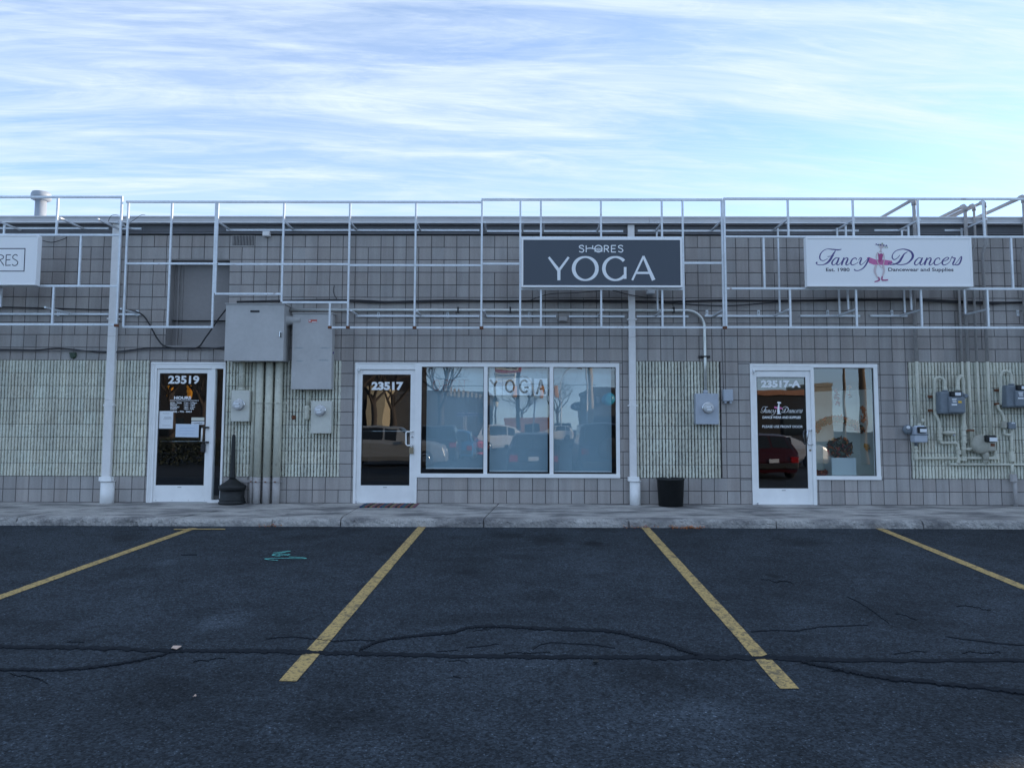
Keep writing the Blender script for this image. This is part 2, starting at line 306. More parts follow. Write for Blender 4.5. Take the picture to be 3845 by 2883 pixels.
# ------------------------------------------------------------------ mesh helpers
class MB:
    def __init__(s): s.v = []; s.f = []; s.sm = []
    def quad(s, pts, smooth=False):
        n = len(s.v); s.v += [tuple(p) for p in pts]; s.f.append(tuple(range(n, n+len(pts)))); s.sm.append(smooth); return s
    def box(s, x0, x1, y0, y1, z0, z1, c=0.0):
        x0, x1 = min(x0, x1), max(x0, x1); y0, y1 = min(y0, y1), max(y0, y1); z0, z1 = min(z0, z1), max(z0, z1)
        if c <= 0:
            n = len(s.v); s.v += [(x, y, z) for x in (x0, x1) for y in (y0, y1) for z in (z0, z1)]
            for q in ((0, 1, 3, 2), (4, 6, 7, 5), (0, 4, 5, 1), (2, 3, 7, 6), (0, 2, 6, 4), (1, 5, 7, 3)): s.f.append(tuple(n+i for i in q)); s.sm.append(False)
            return s
        c = min(c, (x1-x0)*.45, (y1-y0)*.45, (z1-z0)*.45)
        bm = bmesh.new(); bmesh.ops.create_cube(bm, size=1.0)
        for vv in bm.verts: vv.co = ((x0+x1)/2+vv.co.x*(x1-x0), (y0+y1)/2+vv.co.y*(y1-y0), (z0+z1)/2+vv.co.z*(z1-z0))
        bmesh.ops.bevel(bm, geom=list(bm.edges), offset=c, segments=2, affect='EDGES', profile=0.5)
        n = len(s.v); bm.verts.index_update(); s.v += [tuple(vv.co) for vv in bm.verts]
        for fc in bm.faces: s.f.append(tuple(n+vv.index for vv in fc.verts)); s.sm.append(False)
        bm.free(); return s
    def bar(s, a, b, w, h=None):                  # square bar between two points
        a, b = Vector(a), Vector(b); h = h or w; d = (b-a).normalized()
        upv = Vector((0, 0, 1)) if abs(d.z) < 0.9 else Vector((0, 1, 0))
        x = d.cross(upv).normalized(); y = x.cross(d).normalized(); n = len(s.v)
        for p in (a, b):
            for i, j in ((-1, -1), (1, -1), (1, 1), (-1, 1)): s.v.append(tuple(p+x*(w/2*i)+y*(h/2*j)))
        for q in ((0, 1, 2, 3), (7, 6, 5, 4), (0, 4, 5, 1), (1, 5, 6, 2), (2, 6, 7, 3), (3, 7, 4, 0)): s.f.append(tuple(n+i for i in q)); s.sm.append(False)
        return s
    def tube(s, pts, r, n=10, caps=True):          # round tube along points; r number or list
        pts = [Vector(p) for p in pts]; rs = r if isinstance(r, (list, tuple)) else [r]*len(pts)
        base = len(s.v); prev = None
        for i, p in enumerate(pts):
            d = ((pts[min(i+1, len(pts)-1)]-pts[max(i-1, 0)])).normalized()
            if prev is None:
                a = Vector((0, 0, 1)) if abs(d.z) < 0.9 else Vector((1, 0, 0)); x = d.cross(a).normalized()
            else:
                x = (prev-d*prev.dot(d)).normalized()
            prev = x; y = d.cross(x)
            for k in range(n):
                t = 2*math.pi*k/n; s.v.append(tuple(p+(x*math.cos(t)+y*math.sin(t))*rs[i]))
        for i in range(len(pts)-1):
            for k in range(n):
                a = base+i*n+k; b = base+i*n+(k+1) % n; s.f.append((a, b, b+n, a+n)); s.sm.append(True)
        if caps:
            s.f.append(tuple(base+k for k in reversed(range(n)))); s.sm.append(False)
            e = base+(len(pts)-1)*n; s.f.append(tuple(e+k for k in range(n))); s.sm.append(False)
        return s
    def lathe(s, c, prof, n=24, axis='Z', smooth=True):   # prof: list of (radius, height)
        c = Vector(c); base = len(s.v)
        for r, h in prof:
            for k in range(n):
                t = 2*math.pi*k/n
                if axis == 'Z': s.v.append((c.x+r*math.cos(t), c.y+r*math.sin(t), c.z+h))
                elif axis == 'Y': s.v.append((c.x+r*math.cos(t), c.y-h, c.z+r*math.sin(t)))
                else: s.v.append((c.x+h, c.y+r*math.cos(t), c.z+r*math.sin(t)))
        for i in range(len(prof)-1):
            for k in range(n):
                a = base+i*n+k; b = base+i*n+(k+1) % n; q = (a, b, b+n, a+n)
                s.f.append(q if axis != 'Y' else q); s.sm.append(smooth)
        s.f.append(tuple(base+k for k in reversed(range(n)))); s.sm.append(False)
        e = base+(len(prof)-1)*n; s.f.append(tuple(e+k for k in range(n))); s.sm.append(False)
        return s
    def prism(s, outline, y0, y1):                 # outline in X,Z ; extruded along Y
        n = len(outline); b = len(s.v)
        s.v += [(x, y0, z) for x, z in outline]+[(x, y1, z) for x, z in outline]
        s.f.append(tuple(b+i for i in range(n))); s.f.append(tuple(b+n+i for i in reversed(range(n)))); s.sm += [False, False]
        for i in range(n):
            j = (i+1) % n; s.f.append((b+i, b+n+i, b+n+j, b+j)); s.sm.append(False)
        return s
    def build(s, name, material, parent=None, fix=True):
        me = bpy.data.meshes.new(name); me.from_pydata(s.v, [], s.f)
        me.polygons.foreach_set('use_smooth', s.sm)
        if fix:
            bm = bmesh.new(); bm.from_mesh(me); bmesh.ops.recalc_face_normals(bm, faces=list(bm.faces)); bm.to_mesh(me); bm.free()
        me.materials.append(MATS[material] if isinstance(material, str) else material); me.update()
        o = bpy.data.objects.new(name, me); COL.objects.link(o)
        if parent: attach(o, parent)
        return o
def attach(o, parent):
    o.parent = parent                              # meshes are in world coordinates: undo the translation of an Empty
    if parent.type == 'EMPTY': o.matrix_parent_inverse = Matrix.Translation(-Vector(parent.location))
def tag(o, label=None, cat=None, group=None, kind=None):
    if label: o['label'] = label
    if cat: o['category'] = cat
    if group: o['group'] = group
    if kind: o['kind'] = kind
    return o
def thing(name, loc, label, cat, group=None):
    e = bpy.data.objects.new(name, None); e.location = loc; e.empty_display_size = 0.2; COL.objects.link(e)
    return tag(e, label, cat, group)
def smooth_pts(pts, n=5):                          # Catmull-Rom through the points (any dimension)
    if len(pts) < 3: return pts
    out = []; P = [pts[0]]+list(pts)+[pts[-1]]
    for i in range(1, len(P)-2):
        p0, p1, p2, p3 = P[i-1:i+3]
        for k in range(n):
            t = k/n
            out.append(tuple(0.5*((2*b)+(-a+c)*t+(2*a-5*b+4*c-d)*t*t+(-a+3*b-3*c+d)*t**3) for a, b, c, d in zip(p0, p1, p2, p3)))
    out.append(tuple(pts[-1])); return out
def ribbons(strokes, mp, wscale, Y, n=5, step=0.0005, closed=False):
    """strokes of (px, py, width) -> thin raised ribbons on a plane facing the camera; mp(px,py)->(X,Z)"""
    b = MB(); y = Y
    for st in strokes:
        ps = smooth_pts(st, n) if len(st) > 2 else list(st)
        y -= step; L = []; Rr = []
        for i, p in enumerate(ps):
            q0 = ps[max(i-1, 0)]; q1 = ps[min(i+1, len(ps)-1)]
            dx, dy = q1[0]-q0[0], q1[1]-q0[1]; l = math.hypot(dx, dy) or 1
            nx, ny = -dy/l, dx/l; w = p[2]*wscale/2
            L.append(mp(p[0]+nx*w, p[1]+ny*w)); Rr.append(mp(p[0]-nx*w, p[1]-ny*w))
        for i in range(len(ps)-1):
            q = [(L[i][0], y, L[i][1]), (L[i+1][0], y, L[i+1][1]), (Rr[i+1][0], y, Rr[i+1][1]), (Rr[i][0], y, Rr[i][1])]
            ar = sum(q[k][0]*q[(k+1) % 4][2]-q[(k+1) % 4][0]*q[k][2] for k in range(4))
            b.quad(q if ar > 0 else q[::-1])
    return b
def poly_flat(outline, mp, Y):
    pts = [mp(*p) for p in outline]; b = MB(); q = [(x, Y, z) for x, z in pts]
    ar = sum(q[k][0]*q[(k+1) % len(q)][2]-q[(k+1) % len(q)][0]*q[k][2] for k in range(len(q)))
    return b.quad(q if ar > 0 else q[::-1])
def text(body, x0, x1, z0, z1, Y, material, parent, name='lettering', bold=0.0, shear=0.0, keep=False, flip=False):
    """flat letters fitted to a box on a plane facing -Y (or +Y when flip)"""
    cu = bpy.data.curves.new('txt', 'FONT'); cu.body = body; cu.offset = bold; cu.shear = shear; cu.resolution_u = 4; cu.fill_mode = 'BOTH'
    ob = bpy.data.objects.new('txt', cu); COL.objects.link(ob)
    dg = bpy.context.evaluated_depsgraph_get(); me = bpy.data.meshes.new_from_object(ob.evaluated_get(dg))
    bpy.data.objects.remove(ob); bpy.data.curves.remove(cu)
    xs = [v_.co.x for v_ in me.vertices]; ys = [v_.co.y for v_ in me.vertices]
    ax, bx, ay, by = min(xs), max(xs), min(ys), max(ys)
    for v_ in me.vertices:
        fx = (v_.co.x-ax)/(bx-ax); fz = (v_.co.y-ay)/(by-ay)
        if flip: fx = 1-fx
        v_.co = (x0+(x1-x0)*fx, Y, z0+(z1-z0)*fz)
    me.name = name; me.materials.clear(); me.materials.append(MATS[material])
    o = bpy.data.objects.new(name, me); COL.objects.link(o)
    if parent: attach(o, parent)
    return o
def ptext(body, px0, px1, py0, py1, off, material, parent, **k):
    a = W(px0, (py0+py1)/2, off); b = W(px1, (py0+py1)/2, off); t = W((px0+px1)/2, py0, off); c = W((px0+px1)/2, py1, off)
    return text(body, a.x, b.x, c.z, t.z, D-off, material, parent, **k)
def copy_tree(o, parent=None):
    c = o.copy(); COL.objects.link(c)
    if parent: c.parent = parent
    for ch in list(o.children): copy_tree(ch, c)
    return c
# ================================================================== GROUND
def gx(px, py=1623, off=0.0): return W(px, py, off).x
def gz(py, px=1922, off=0.0): return W(px, py, off).z
lot = MB()
ys_ = [KY+0.3, KY, 8, 6, 4, 2, 0, -1, -4, -10, -20, -45, -100, -300]
xs_ = [-300, -120, -40, -16, -8, -4, 0, 4, 8, 16, 40, 120, 300]
for i in range(len(ys_)-1):
    for j in range(len(xs_)-1):
        lot.quad([(xs_[j], ys_[i+1], asphalt_z(ys_[i+1])), (xs_[j+1], ys_[i+1], asphalt_z(ys_[i+1])), (xs_[j+1], ys_[i], asphalt_z(ys_[i])), (xs_[j], ys_[i], asphalt_z(ys_[i]))])
lot.quad([(-300, KY+0.3, KBOT+0.3*ASL), (300, KY+0.3, KBOT+0.3*ASL), (300, 300, KBOT+0.3*ASL), (-300, 300, KBOT+0.3*ASL)])
lot_o = tag(lot.build('parking_lot', 'asphalt', fix=False), kind='structure')

# painted stall lines (worn yellow), each a thin sheet 4 mm above the asphalt, broken where the tar seal crosses it
def gline(pts_l, pts_r, name, material, dz=0.004):
    b = MB()
    for i in range(len(pts_l)-1):
        b.quad([G(*pts_l[i], dz), G(*pts_r[i], dz), G(*pts_r[i+1], dz), G(*pts_l[i+1], dz)])
    return b.build(name, material, lot_o)
def stall(A, B, w=0.11, gap=None, label=None):
    a, b = G(*A), G(*B); segs = [(0, 1)] if not gap else [(0, gap[0]), (gap[1], 1)]
    m_ = MB(); n = Vector((b.y-a.y, -(b.x-a.x), 0)).normalized()*(w/2)
    for s0, s1 in segs:
        k = max(2, int((s1-s0)*24)); rag = [random.uniform(-.004, .004) for _ in range(k+1)]
        for i in range(k):
            p = a.lerp(b, s0+(s1-s0)*i/k); q = a.lerp(b, s0+(s1-s0)*(i+1)/k)
            p = p.copy(); q = q.copy(); p.z = asphalt_z(p.y)+.004; q.z = asphalt_z(q.y)+.004
            n0 = n*(1+rag[i]*12); n1 = n*(1+rag[i+1]*12)
            m_.quad([p-n0, p+n0, q+n1, q-n1])
    o = m_.build('parking_line', 'line_yellow', lot_o)
    if label: o['label'] = label
    return o
stall((725, 1983), (-260, 2335), label='yellow stall line slanting past the cracked kerb corner')
stall((1586, 1977), (1080, 2558), label='yellow stall line ending before the tar seam, below the yoga window')
stall((2421, 1979), (2965, 2586), label='yellow stall line pointing at the crumbled kerb')
stall((3302, 1984), (4150, 2331), label='yellow stall line below the gas meters')
def seal(pts, name='crack_seal', dz=0.007, material='tar'):
    n = 30 if len(pts) > 4 else 12
    ps = smooth_pts([(x, y, w) for x, y, w in pts], n); b = MB(); L = []; Rr = []; wob = 0; e0 = e1 = 1
    for i, p in enumerate(ps):
        wob = wob*.8+random.uniform(-1, 1)*.9*(p[2] < 3)*1.6+random.uniform(-1, 1)*.5; e0 = e0*.3+random.uniform(.2, 1.7)*.7; e1 = e1*.3+random.uniform(.2, 1.7)*.7
        L.append(G(p[0], p[1]+wob-p[2]*.9*e0, dz)); Rr.append(G(p[0], p[1]+wob+p[2]*.9*e1, dz))
    dn = Vector((0, 0, -dz-.002))
    for i in range(len(ps)-1):
        b.quad([L[i], Rr[i], Rr[i+1], L[i+1]]); b.quad([Rr[i], Rr[i]+dn, Rr[i+1]+dn, Rr[i+1]]); b.quad([L[i], L[i]+dn, L[i+1]+dn, L[i+1]])   # edges run down into the asphalt
    return b.build(name, material, lot_o)
seal([(-400, 2418, 6), (0, 2428, 6), (353, 2433, 7), (646, 2444, 6), (940, 2445, 7), (1200, 2452, 8), (1435, 2457, 7), (1788, 2465, 7), (2160, 2468, 7), (2500, 2469, 8), (2857, 2470, 9), (3249, 2479, 7), (3845, 2479, 6), (4300, 2482, 5), (5200, 2486, 5)])
seal([(1350, 2440, 5), (1435, 2406, 4), (1550, 2389, 4), (1690, 2376, 5), (1760, 2357, 5), (1880, 2353, 5), (2050, 2362, 5), (2290, 2371, 5), (2400, 2394, 6), (2510, 2420, 6), (2590, 2450, 5), (2640, 2460, 3)], dz=0.0085)
seal([(-300, 2512, 3), (0, 2516, 4), (230, 2516, 4), (380, 2502, 4), (520, 2480, 3), (640, 2452, 2)], dz=0.0095)
seal([(3010, 2486, 4), (3120, 2508, 5), (3280, 2540, 6), (3540, 2570, 7), (3845, 2600, 8), (4200, 2640, 8), (5000, 2700, 7)], dz=0.0105)
# hairline cracks
for pts in ([(2820, 2372, 1.2), (2990, 2368, 1.4), (3100, 2350, 1), (3260, 2345, .6)], [(3180, 2240, .8), (3260, 2280, 1.4), (3310, 2320, 1.4), (3340, 2345, .7)], [(1000, 2398, .7), (1120, 2392, 1.2), (1250, 2405, 1), (1330, 2404, .8), (1430, 2408, .6)], [(680, 2085, .8), (740, 2083, 1.2)], [(1700, 2538, 1), (1730, 2543, 1.4)], [(3550, 2390, .8), (3700, 2410, 1.6), (3845, 2425, 1.6)], [(2000, 2440, .6), (2060, 2415, 1), (2200, 2420, .8), (2310, 2432, .5)]):
    seal(pts, 'hairline_crack', dz=0.0055)
for k in range(14):
    x, y = random.choice([(random.uniform(100, 3700), random.uniform(2400, 2500)), (random.uniform(1500, 2400), random.uniform(2360, 2470)), (random.uniform(2700, 3845), random.uniform(2250, 2480)), (random.uniform(0, 3845), random.uniform(2030, 2750))]); n = random.randint(3, 5); q = []; a_ = random.choice((0, 0, 1.2, -1))
    for i in range(n): q.append((x, y, random.uniform(.2, .6))); x += random.uniform(18, 55); y += random.uniform(-9, 9)+a_*5
    seal(q, 'hairline_crack', dz=0.0052)
# utility locator's squiggle
def gmp(px, py):
    g = G(px, py, .008); return g
tl = MB()
for st in ([(1690, 375), (1760, 371), (1850, 372), (1950, 373), (1925, 366), (1845, 362)], [(1690, 375), (1730, 381), (1775, 385)], [(1745, 337), (1800, 331), (1855, 325), (1790, 338), (1742, 350), (1790, 358)], [(1760, 356), (1800, 352), (1835, 352), (1848, 346), (1800, 345), (1775, 348)]):
    ps = smooth_pts([(0+x*.5877, 1880+y*.5877) for x, y in st], 5)
    for i in range(len(ps)-1):
        a = G(*ps[i], .008+random.random()*.003); b = G(*ps[i+1], .008+random.random()*.003); dd = (b-a); n = Vector((-dd.y, dd.x, 0)).normalized()*.011
        tl.quad([a-n, a+n, b+n, b-n])
tl.build('spray_mark', 'teal_paint', lot_o)
gline([(652, 1988), (740, 1987), (846, 1987)], [(652, 1991), (740, 1990), (846, 1990)], 'spray_line', 'line_yellow', .010)
def litter(px, py, w, h, label, material):
    b = MB(); c = G(px, py, .012); n = 7; pts = []
    for i in range(n):
        t = 2*math.pi*i/n; r = random.uniform(.8, 1.15); pts.append(Vector((c.x+w*r*math.cos(t), c.y+h*r*math.sin(t), c.z+random.uniform(0, .012))))
    b.f.append(tuple(range(n))); b.v += [tuple(p) for p in pts]; b.sm.append(False)
    o = b.build('litter_scrap', material, fix=False)
    sm = o.modifiers.new('t', 'SOLIDIFY'); sm.thickness = .003
    return tag(o, label, 'litter')
litter(661, 2437, .032, .045, 'pale orange paper scrap lying on the tar seam', 'paper_tan')
litter(731, 2622, .008, .012, 'tiny pale scrap on bare asphalt in front of the stall line', 'paper_tan')
litter(2237, 2491, .022, .03, 'small dark clod beside the tar seam', 'black_plastic')

# ------------------------------------------------------------------ sidewalk: slabs with a rolled, chipped kerb edge
side_base = MB().box(-16.5, 24.5, KY+0.06, D+0.3, -0.5, -0.075)
walk = tag(side_base.build('sidewalk', 'concrete'), kind='structure')
def slab(xa, xb, top_px=None, drop=0.0, chip=1.0, seed=0, skew=(0, 0), rag=(0, 0)):
    rnd = random.Random(seed); n = max(6, int((xb-xa)/(0.026 if abs(xa) < 10 else .2))); b = MB(); rows = []
    for i in range(n+1):
        t = i/n; row = []
        ch = rnd.uniform(-1, 1)*.009*chip; ch2 = rnd.uniform(-1, 1)*.010*chip
        if chip > 1.5: ch += rnd.choice((0, 0, 0, -.02, .012))
        for (y, z, jit) in ((D+.02, 0, 0), (KY+.9, None, 0), (KY+.25, None, .2), (KY+.10, None, .4), (KY+.045, KTOP-.004-drop, 1), (KY+.018+ch2, KTOP-.012-drop, 1), (KY+.004+ch2, KTOP-.030-drop, 1), (KY-.002+ch2*.6, KTOP-.050-drop, 1), (KY-.005, KTOP-.068, 1), (KY-.006, KBOT+.025, 1), (KY-.004+ch2*.6, KBOT-.03, 1)):
            zz_ = -SWS*(D-y)-drop*min(1, max(0, (D-y-.3)/1.2)) if z is None else z
            f = (y-KY)/(D-KY); sk = (skew[0]*(1-t)+skew[1]*t)*f
            x = xa+(xb-xa)*t+sk
            if i in (0, n): x += rnd.uniform(-1, 1)*(rag[0] if i == 0 else rag[1])
            
            jy = rnd.gauss(0, .0035)*(jit >= 1); jz = rnd.gauss(0, .003)*(jit >= 1)
            row.append((x, y+ch*jit*.4+jy, zz_+ch*jit*.4+jz))
        rows.append(row)
    m_ = len(rows[0]); base = len(b.v)
    for r_ in rows: b.v += r_
    for i in range(n):
        for j in range(m_-1):
            a = base+i*m_+j; b.f.append((a, a+1, a+m_+1, a+m_)); b.sm.append(False)
    for r_, fl in ((0, False), (n, True)):
        q = [base+r_*m_+j for j in range(m_)]; b.f.append(tuple(q if fl else q[::-1])); b.sm.append(False)
    return b.build('slab', 'concrete', walk)
def kx(px): return S(px, 1950).x
g = .008
joints = [(-16.4, 0), (-13.0, 0), (-9.9, .25), (kx(14), .45), (kx(214), 1.05), (kx(622), .72), (kx(1008), .28), (kx(1270), .0), (kx(1815), .16), (kx(2362), -.32), (kx(2912), -.42), (kx(3455), -.5), (9.0, 0), (12.0, 0), (15.0, 0), (18.0, 0), (21.0, 0), (24.4, 0)]
for i in range(len(joints)-1):
    (xa, s0), (xb, s1) = joints[i], joints[i+1]
    low = .016 if i == 5 else (.004 if i in (3, 4) else 0)
    slab(xa+g, xb-g, drop=low, chip=2.2 if i in (3, 4) else 1.2, seed=40+i, skew=(s0, s1), rag=(.012 if i in (3, 4, 5, 9) else .003, .012 if i in (3, 4, 8) else .003))
# dark debris in the kerb breaks and the leaf litter caught by the crumbled edge
def leaflitter(name, pxs, n, cols, label, spread=.02):
    e = thing(name, S(pxs[0], 1975), label, 'leaves'); e['kind'] = 'stuff'
    rnd = random.Random(5)
    for c in cols:
        b = MB()
        for i in range(n):
            px = rnd.triangular(pxs[0], pxs[1], (pxs[0]+pxs[1])/2); p = G(px, 1979)
            p = Vector((p.x, KY-.012-abs(rnd.gauss(0, spread)), 0)); p.z = asphalt_z(p.y)+.004+rnd.random()*.03*(1 if rnd.random() < .5 else .3)
            a = Vector((rnd.uniform(-1, 1), rnd.uniform(-1, 1), rnd.uniform(-.5, .5))).normalized()*rnd.uniform(.008, .02); q = a.cross(Vector((rnd.uniform(-.4, .4), rnd.uniform(-.4, .4), 1))).normalized()*rnd.uniform(.005, .012)
            b.quad([p-a, p+q, p+a, p-q])
        b.build('leaf_mass', c, e, fix=False)
leaflitter('leaf_litter', (2500, 2650), 70, ('leaf_orange', 'leaf_dead'), 'orange fallen leaves heaped against the crumbled kerb', .035)
leaflitter('leaf_litter', (2330, 2480), 22, ('leaf_dead', 'leaf_red'), 'sparse brown leaves along the undercut kerb')
leaflitter('leaf_litter', (960, 1060), 18, ('leaf_dead', 'leaf_red'), 'few brown leaves at the end of the raised kerb')

# ================================================================== BUILDING
BW = 0.2032; BX0 = -8.0888
shop = thing('shop_building', (0, D, 0), 'long single storey grey block shop building with sage fluted panels and white framed doors', 'building')
def colx(c): return BX0+c*BW
XL, XR = -16.0, 24.0; ROWS = 21  # right end carried far out of view so its shade covers the lot
TOPZ = 20.95*BW
# openings (X0,X1,Z0,Z1)
d1 = (gx(559.9), gx(838.0), 0.0, gz(1360, 700)); d2 = (gx(1330), gx(2327), gz(1793), gz(1362.5)); d2b = (gx(1330), gx(1568), 0.0, gz(1793)+.01)
d3 = (gx(2820), gx(3301.6), gz(1801, 3060), gz(1366, 3060)); d3b = (gx(2820), gx(3055), 0.0, gz(1801, 3060)+.01)
NX0, NX1, NZ0, NZ1 = gx(628, 1140), gx(857, 1140), gz(1297, 740), gz(977, 740)
niche = (NX0, NX1, NZ0, NZ1)
openings = [d1, d2, d2b, d3, d3b, niche]
ribZ0, ribZ1 = 2*BW, 11*BW
ribs = [(XL, d1[0]-.03), (d1[1]+.02, colx(26)-.004), (gx(2388), gx(2709)), (gx(3418), colx(101))]
rib_rects = [(a, b, ribZ0, ribZ1) for a, b in ribs]
def clip(rect, hole):
    x0, x1, z0, z1 = rect; a, b, c, d_ = hole
    if x1 <= a or x0 >= b or z1 <= c or z0 >= d_: return [rect]
    out = []
    if z1 > d_+.02 : out.append((x0, x1, d_, z1)); z1 = d_
    if z0 < c-.02: out.append((x0, x1, z0, c)); z0 = c
    if x0 < a-.02: out.append((x0, a, z0, z1))
    if x1 > b+.02: out.append((b, x1, z0, z1))
    return out
cells = []
c0, c1 = int((XL-BX0)/BW), int((XR-BX0)/BW)
rb = random.Random(11)
for r_ in range(ROWS):
    c = c0
    while c < c1:
        wide = 2 if rb.random() < .07 else 1
        rect = (colx(c), colx(c+wide), r_*BW, min((r_+1)*BW, TOPZ))
        rs_ = [rect]
        for hole in openings+rib_rects:
            nr = []
            for q in rs_: nr += clip(q, hole)
            rs_ = nr
        for q in rs_: cells.append((c, r_, q, q == rect and wide == 1))
        c += wide
mort = MB(); GP = .0048
def block_geo(b, q, y, dy):
    x0, x1, z0, z1 = q[0]+GP, q[1]-GP, q[2]+GP, q[3]-GP; e = .004
    f = [(x0+e, y+dy, z0+e), (x1-e, y+dy, z0+e), (x1-e, y+dy, z1-e), (x0+e, y+dy, z1-e)]
    k = [(x0, y+.014, z0), (x1, y+.014, z0), (x1, y+.014, z1), (x0, y+.014, z1)]
    m_ = [(x0, y+dy+e, z0), (x1, y+dy+e, z0), (x1, y+dy+e, z1), (x0, y+dy+e, z1)]
    b.quad(f)
    for i in range(4):
        j = (i+1) % 4
        b.quad([m_[i], m_[j], f[j], f[i]]); b.quad([k[i], k[j], m_[j], m_[i]])
for _, _, q, _ in cells:
    if q[1]-q[0] < .012 or q[3]-q[2] < .012: continue
    mort.quad([(q[0], D+.007, q[2]), (q[1], D+.007, q[2]), (q[1], D+.007, q[3]), (q[0], D+.007, q[3])])
for a, b_ in ribs:
    mort.quad([(a, D+.022, ribZ0), (b_, D+.022, ribZ0), (b_, D+.022, ribZ1), (a, D+.022, ribZ1)])
# shell: ends, back, backing band above, foundation
mort.box(XL-.2, XL, D, D+16, -.4, 4.4).box(XR, XR+.2, D, D+16, -.4, 4.4).box(XL-.2, XR+.2, D+16, D+16.2, -.4, 4.4)
mort.box(XL, XR, D+.004, D+.2, -.45, -.001)
mort.box(XL, XR, D+.03, D+.2, TOPZ+.002, 4.45)
wall = mort.build('wall', 'mortar', shop, fix=False)
vis = []
field = MB()
for c, r_, q, full in cells:
    if q[1]-q[0] < .02 or q[3]-q[2] < .02: continue
    inview = -1 <= c <= 79
    pr = 0 if (full and inview and (r_ in (0, 1, 11, 12, 13))) else 1
    vis.append((pr, abs(colx(c)+.1)+ (0 if r_ < 2 else .2*(r_-10)), c, r_, q, full))
vis.sort(key=lambda t: (t[0], t[1]))
pm = None; count = 0
for pr, _, c, r_, q, full in vis:
    dy = rb.uniform(-.0012, .0012)
    if pr == 0 and count < 296:
        if pm is None:
            b = MB(); block_geo(b, (0, BW, 0, BW), 0, 0); pm = b.build('block', 'block_grey', fix=False).data; bpy.data.objects.remove(bpy.data.objects['block'])
        o = bpy.data.objects.new('block', pm); COL.objects.link(o); o.location = (q[0], D+dy, q[2]); o.parent = wall; count += 1
    else:
        block_geo(field, q, D, dy)
tag(field.build('block_field', 'block_grey', wall, fix=False), kind='stuff')

# fluted split-face blocks, eight ribs per 16 inch unit
def fluted(seed, nr):
    rnd = random.Random(seed); b = MB(); pitch = BW/4; w = .0355; hN = 7
    for k in range(nr):
        xc = pitch*(k+.5); ph = rnd.uniform(-.0015, .0015)
        L, Rr, F1, F2 = [], [], [], []
        for j in range(hN+1):
            z = .003+(BW-.006)*j/hN; jl, jr = rnd.uniform(-.0032, .0032), rnd.uniform(-.0032, .0032); dl, dr = rnd.uniform(-.005, .003), rnd.uniform(-.005, .003)
            if j in (0, hN): dl += .002; dr += .002
            L.append((xc-w/2+jl-.002, .018, z)); F1.append((xc-w/2+jl+.003, -.016+dl+ph, z)); F2.append((xc+w/2+jr-.003, -.016+dr+ph, z)); Rr.append((xc+w/2+jr+.002, .018, z))
        for j in range(hN):
            for A, B in ((L, F1), (F1, F2), (F2, Rr)): b.quad([A[j], B[j], B[j+1], A[j+1]])
        b.quad([L[0], Rr[0], F2[0], F1[0]]); b.quad([L[-1], F1[-1], F2[-1], Rr[-1]])
    o = b.build('tmp', 'rib_sage', fix=False); me = o.data; me.name = 'fluted_block'; bpy.data.objects.remove(o); return me
flv = {n: [fluted(n*10+s_, n) for s_ in range(5)] for n in (8,)}
partial = {}
rf = random.Random(3)
for a, b_ in ribs:
    for r_ in range(2, 11):
        x = a+.004; half = True
        # left panel is laid from its right-hand edge so that the ribs end at the door jamb
        if a == XL: x = b_-.004-math.ceil((b_-a)/.4064)*.4064
        x -= 0
        while x < b_-.03:
            n = min(8, int(round((b_-.002-x)/(BW/4))))
            if r_ % 2 and x < a+.01 and a != XL: n = min(n, 4)
            if n < 1: break
            key = n
            if n not in flv: flv[n] = [fluted(n*10+s_, n) for s_ in range(3)]
            if x > XL+.0 and (abs(x) < 9.6):
                o = bpy.data.objects.new('fluted_block', rf.choice(flv[n])); COL.objects.link(o); o.location = (x, D+rf.uniform(-.0015, .0015), r_*BW); o.parent = wall
            elif x > XL-.3:
                partial.setdefault('far', []).append((x, r_, n))
            x += n*BW/4
fb = MB()
for x, r_, n in partial.get('far', []):
    me = flv[n][0]; base = len(fb.v); fb.v += [(v_.co.x+x, v_.co.y+D, v_.co.z+r_*BW) for v_ in me.vertices]
    for p in me.polygons: fb.f.append(tuple(base+i for i in p.vertices)); fb.sm.append(False)
if fb.v: tag(fb.build('fluted_block_field', 'rib_sage', wall, fix=False), kind='stuff')

# walled-up doorway niche
nb = MB(); nd = .24
nb.box(NX0, NX1, D+nd, D+nd+.05, NZ0, NZ1).box(NX0-.05, NX0, D+.008, D+nd+.05, NZ0-.05, NZ1+.05).box(NX1, NX1+.05, D+.008, D+nd+.05, NZ0-.05, NZ1+.05)
nb.box(NX0, NX1, D+.008, D+nd+.05, NZ1, NZ1+.05).box(NX0, NX1, D-.01, D+nd+.05, NZ0-.03, NZ0)
mat('infill', (0.30, 0.285, 0.28), 0.8, noise=(20, 0.06), patch=(1.5, 0.1))
infill = nb.build('infill_panel', 'infill', shop); infill['label'] = 'plain grey infill recessed in a walled-up doorway above the first door'
MB().box(NX0+.06, NX0+.09, D+nd-.03, D+nd-.001, NZ0+.001, NZ1-.001).box(NX0+.13, NX0+.145, D+nd-.02, D+nd-.001, NZ0+.001, NZ1-.001).build('jamb_trim', 'infill', infill)

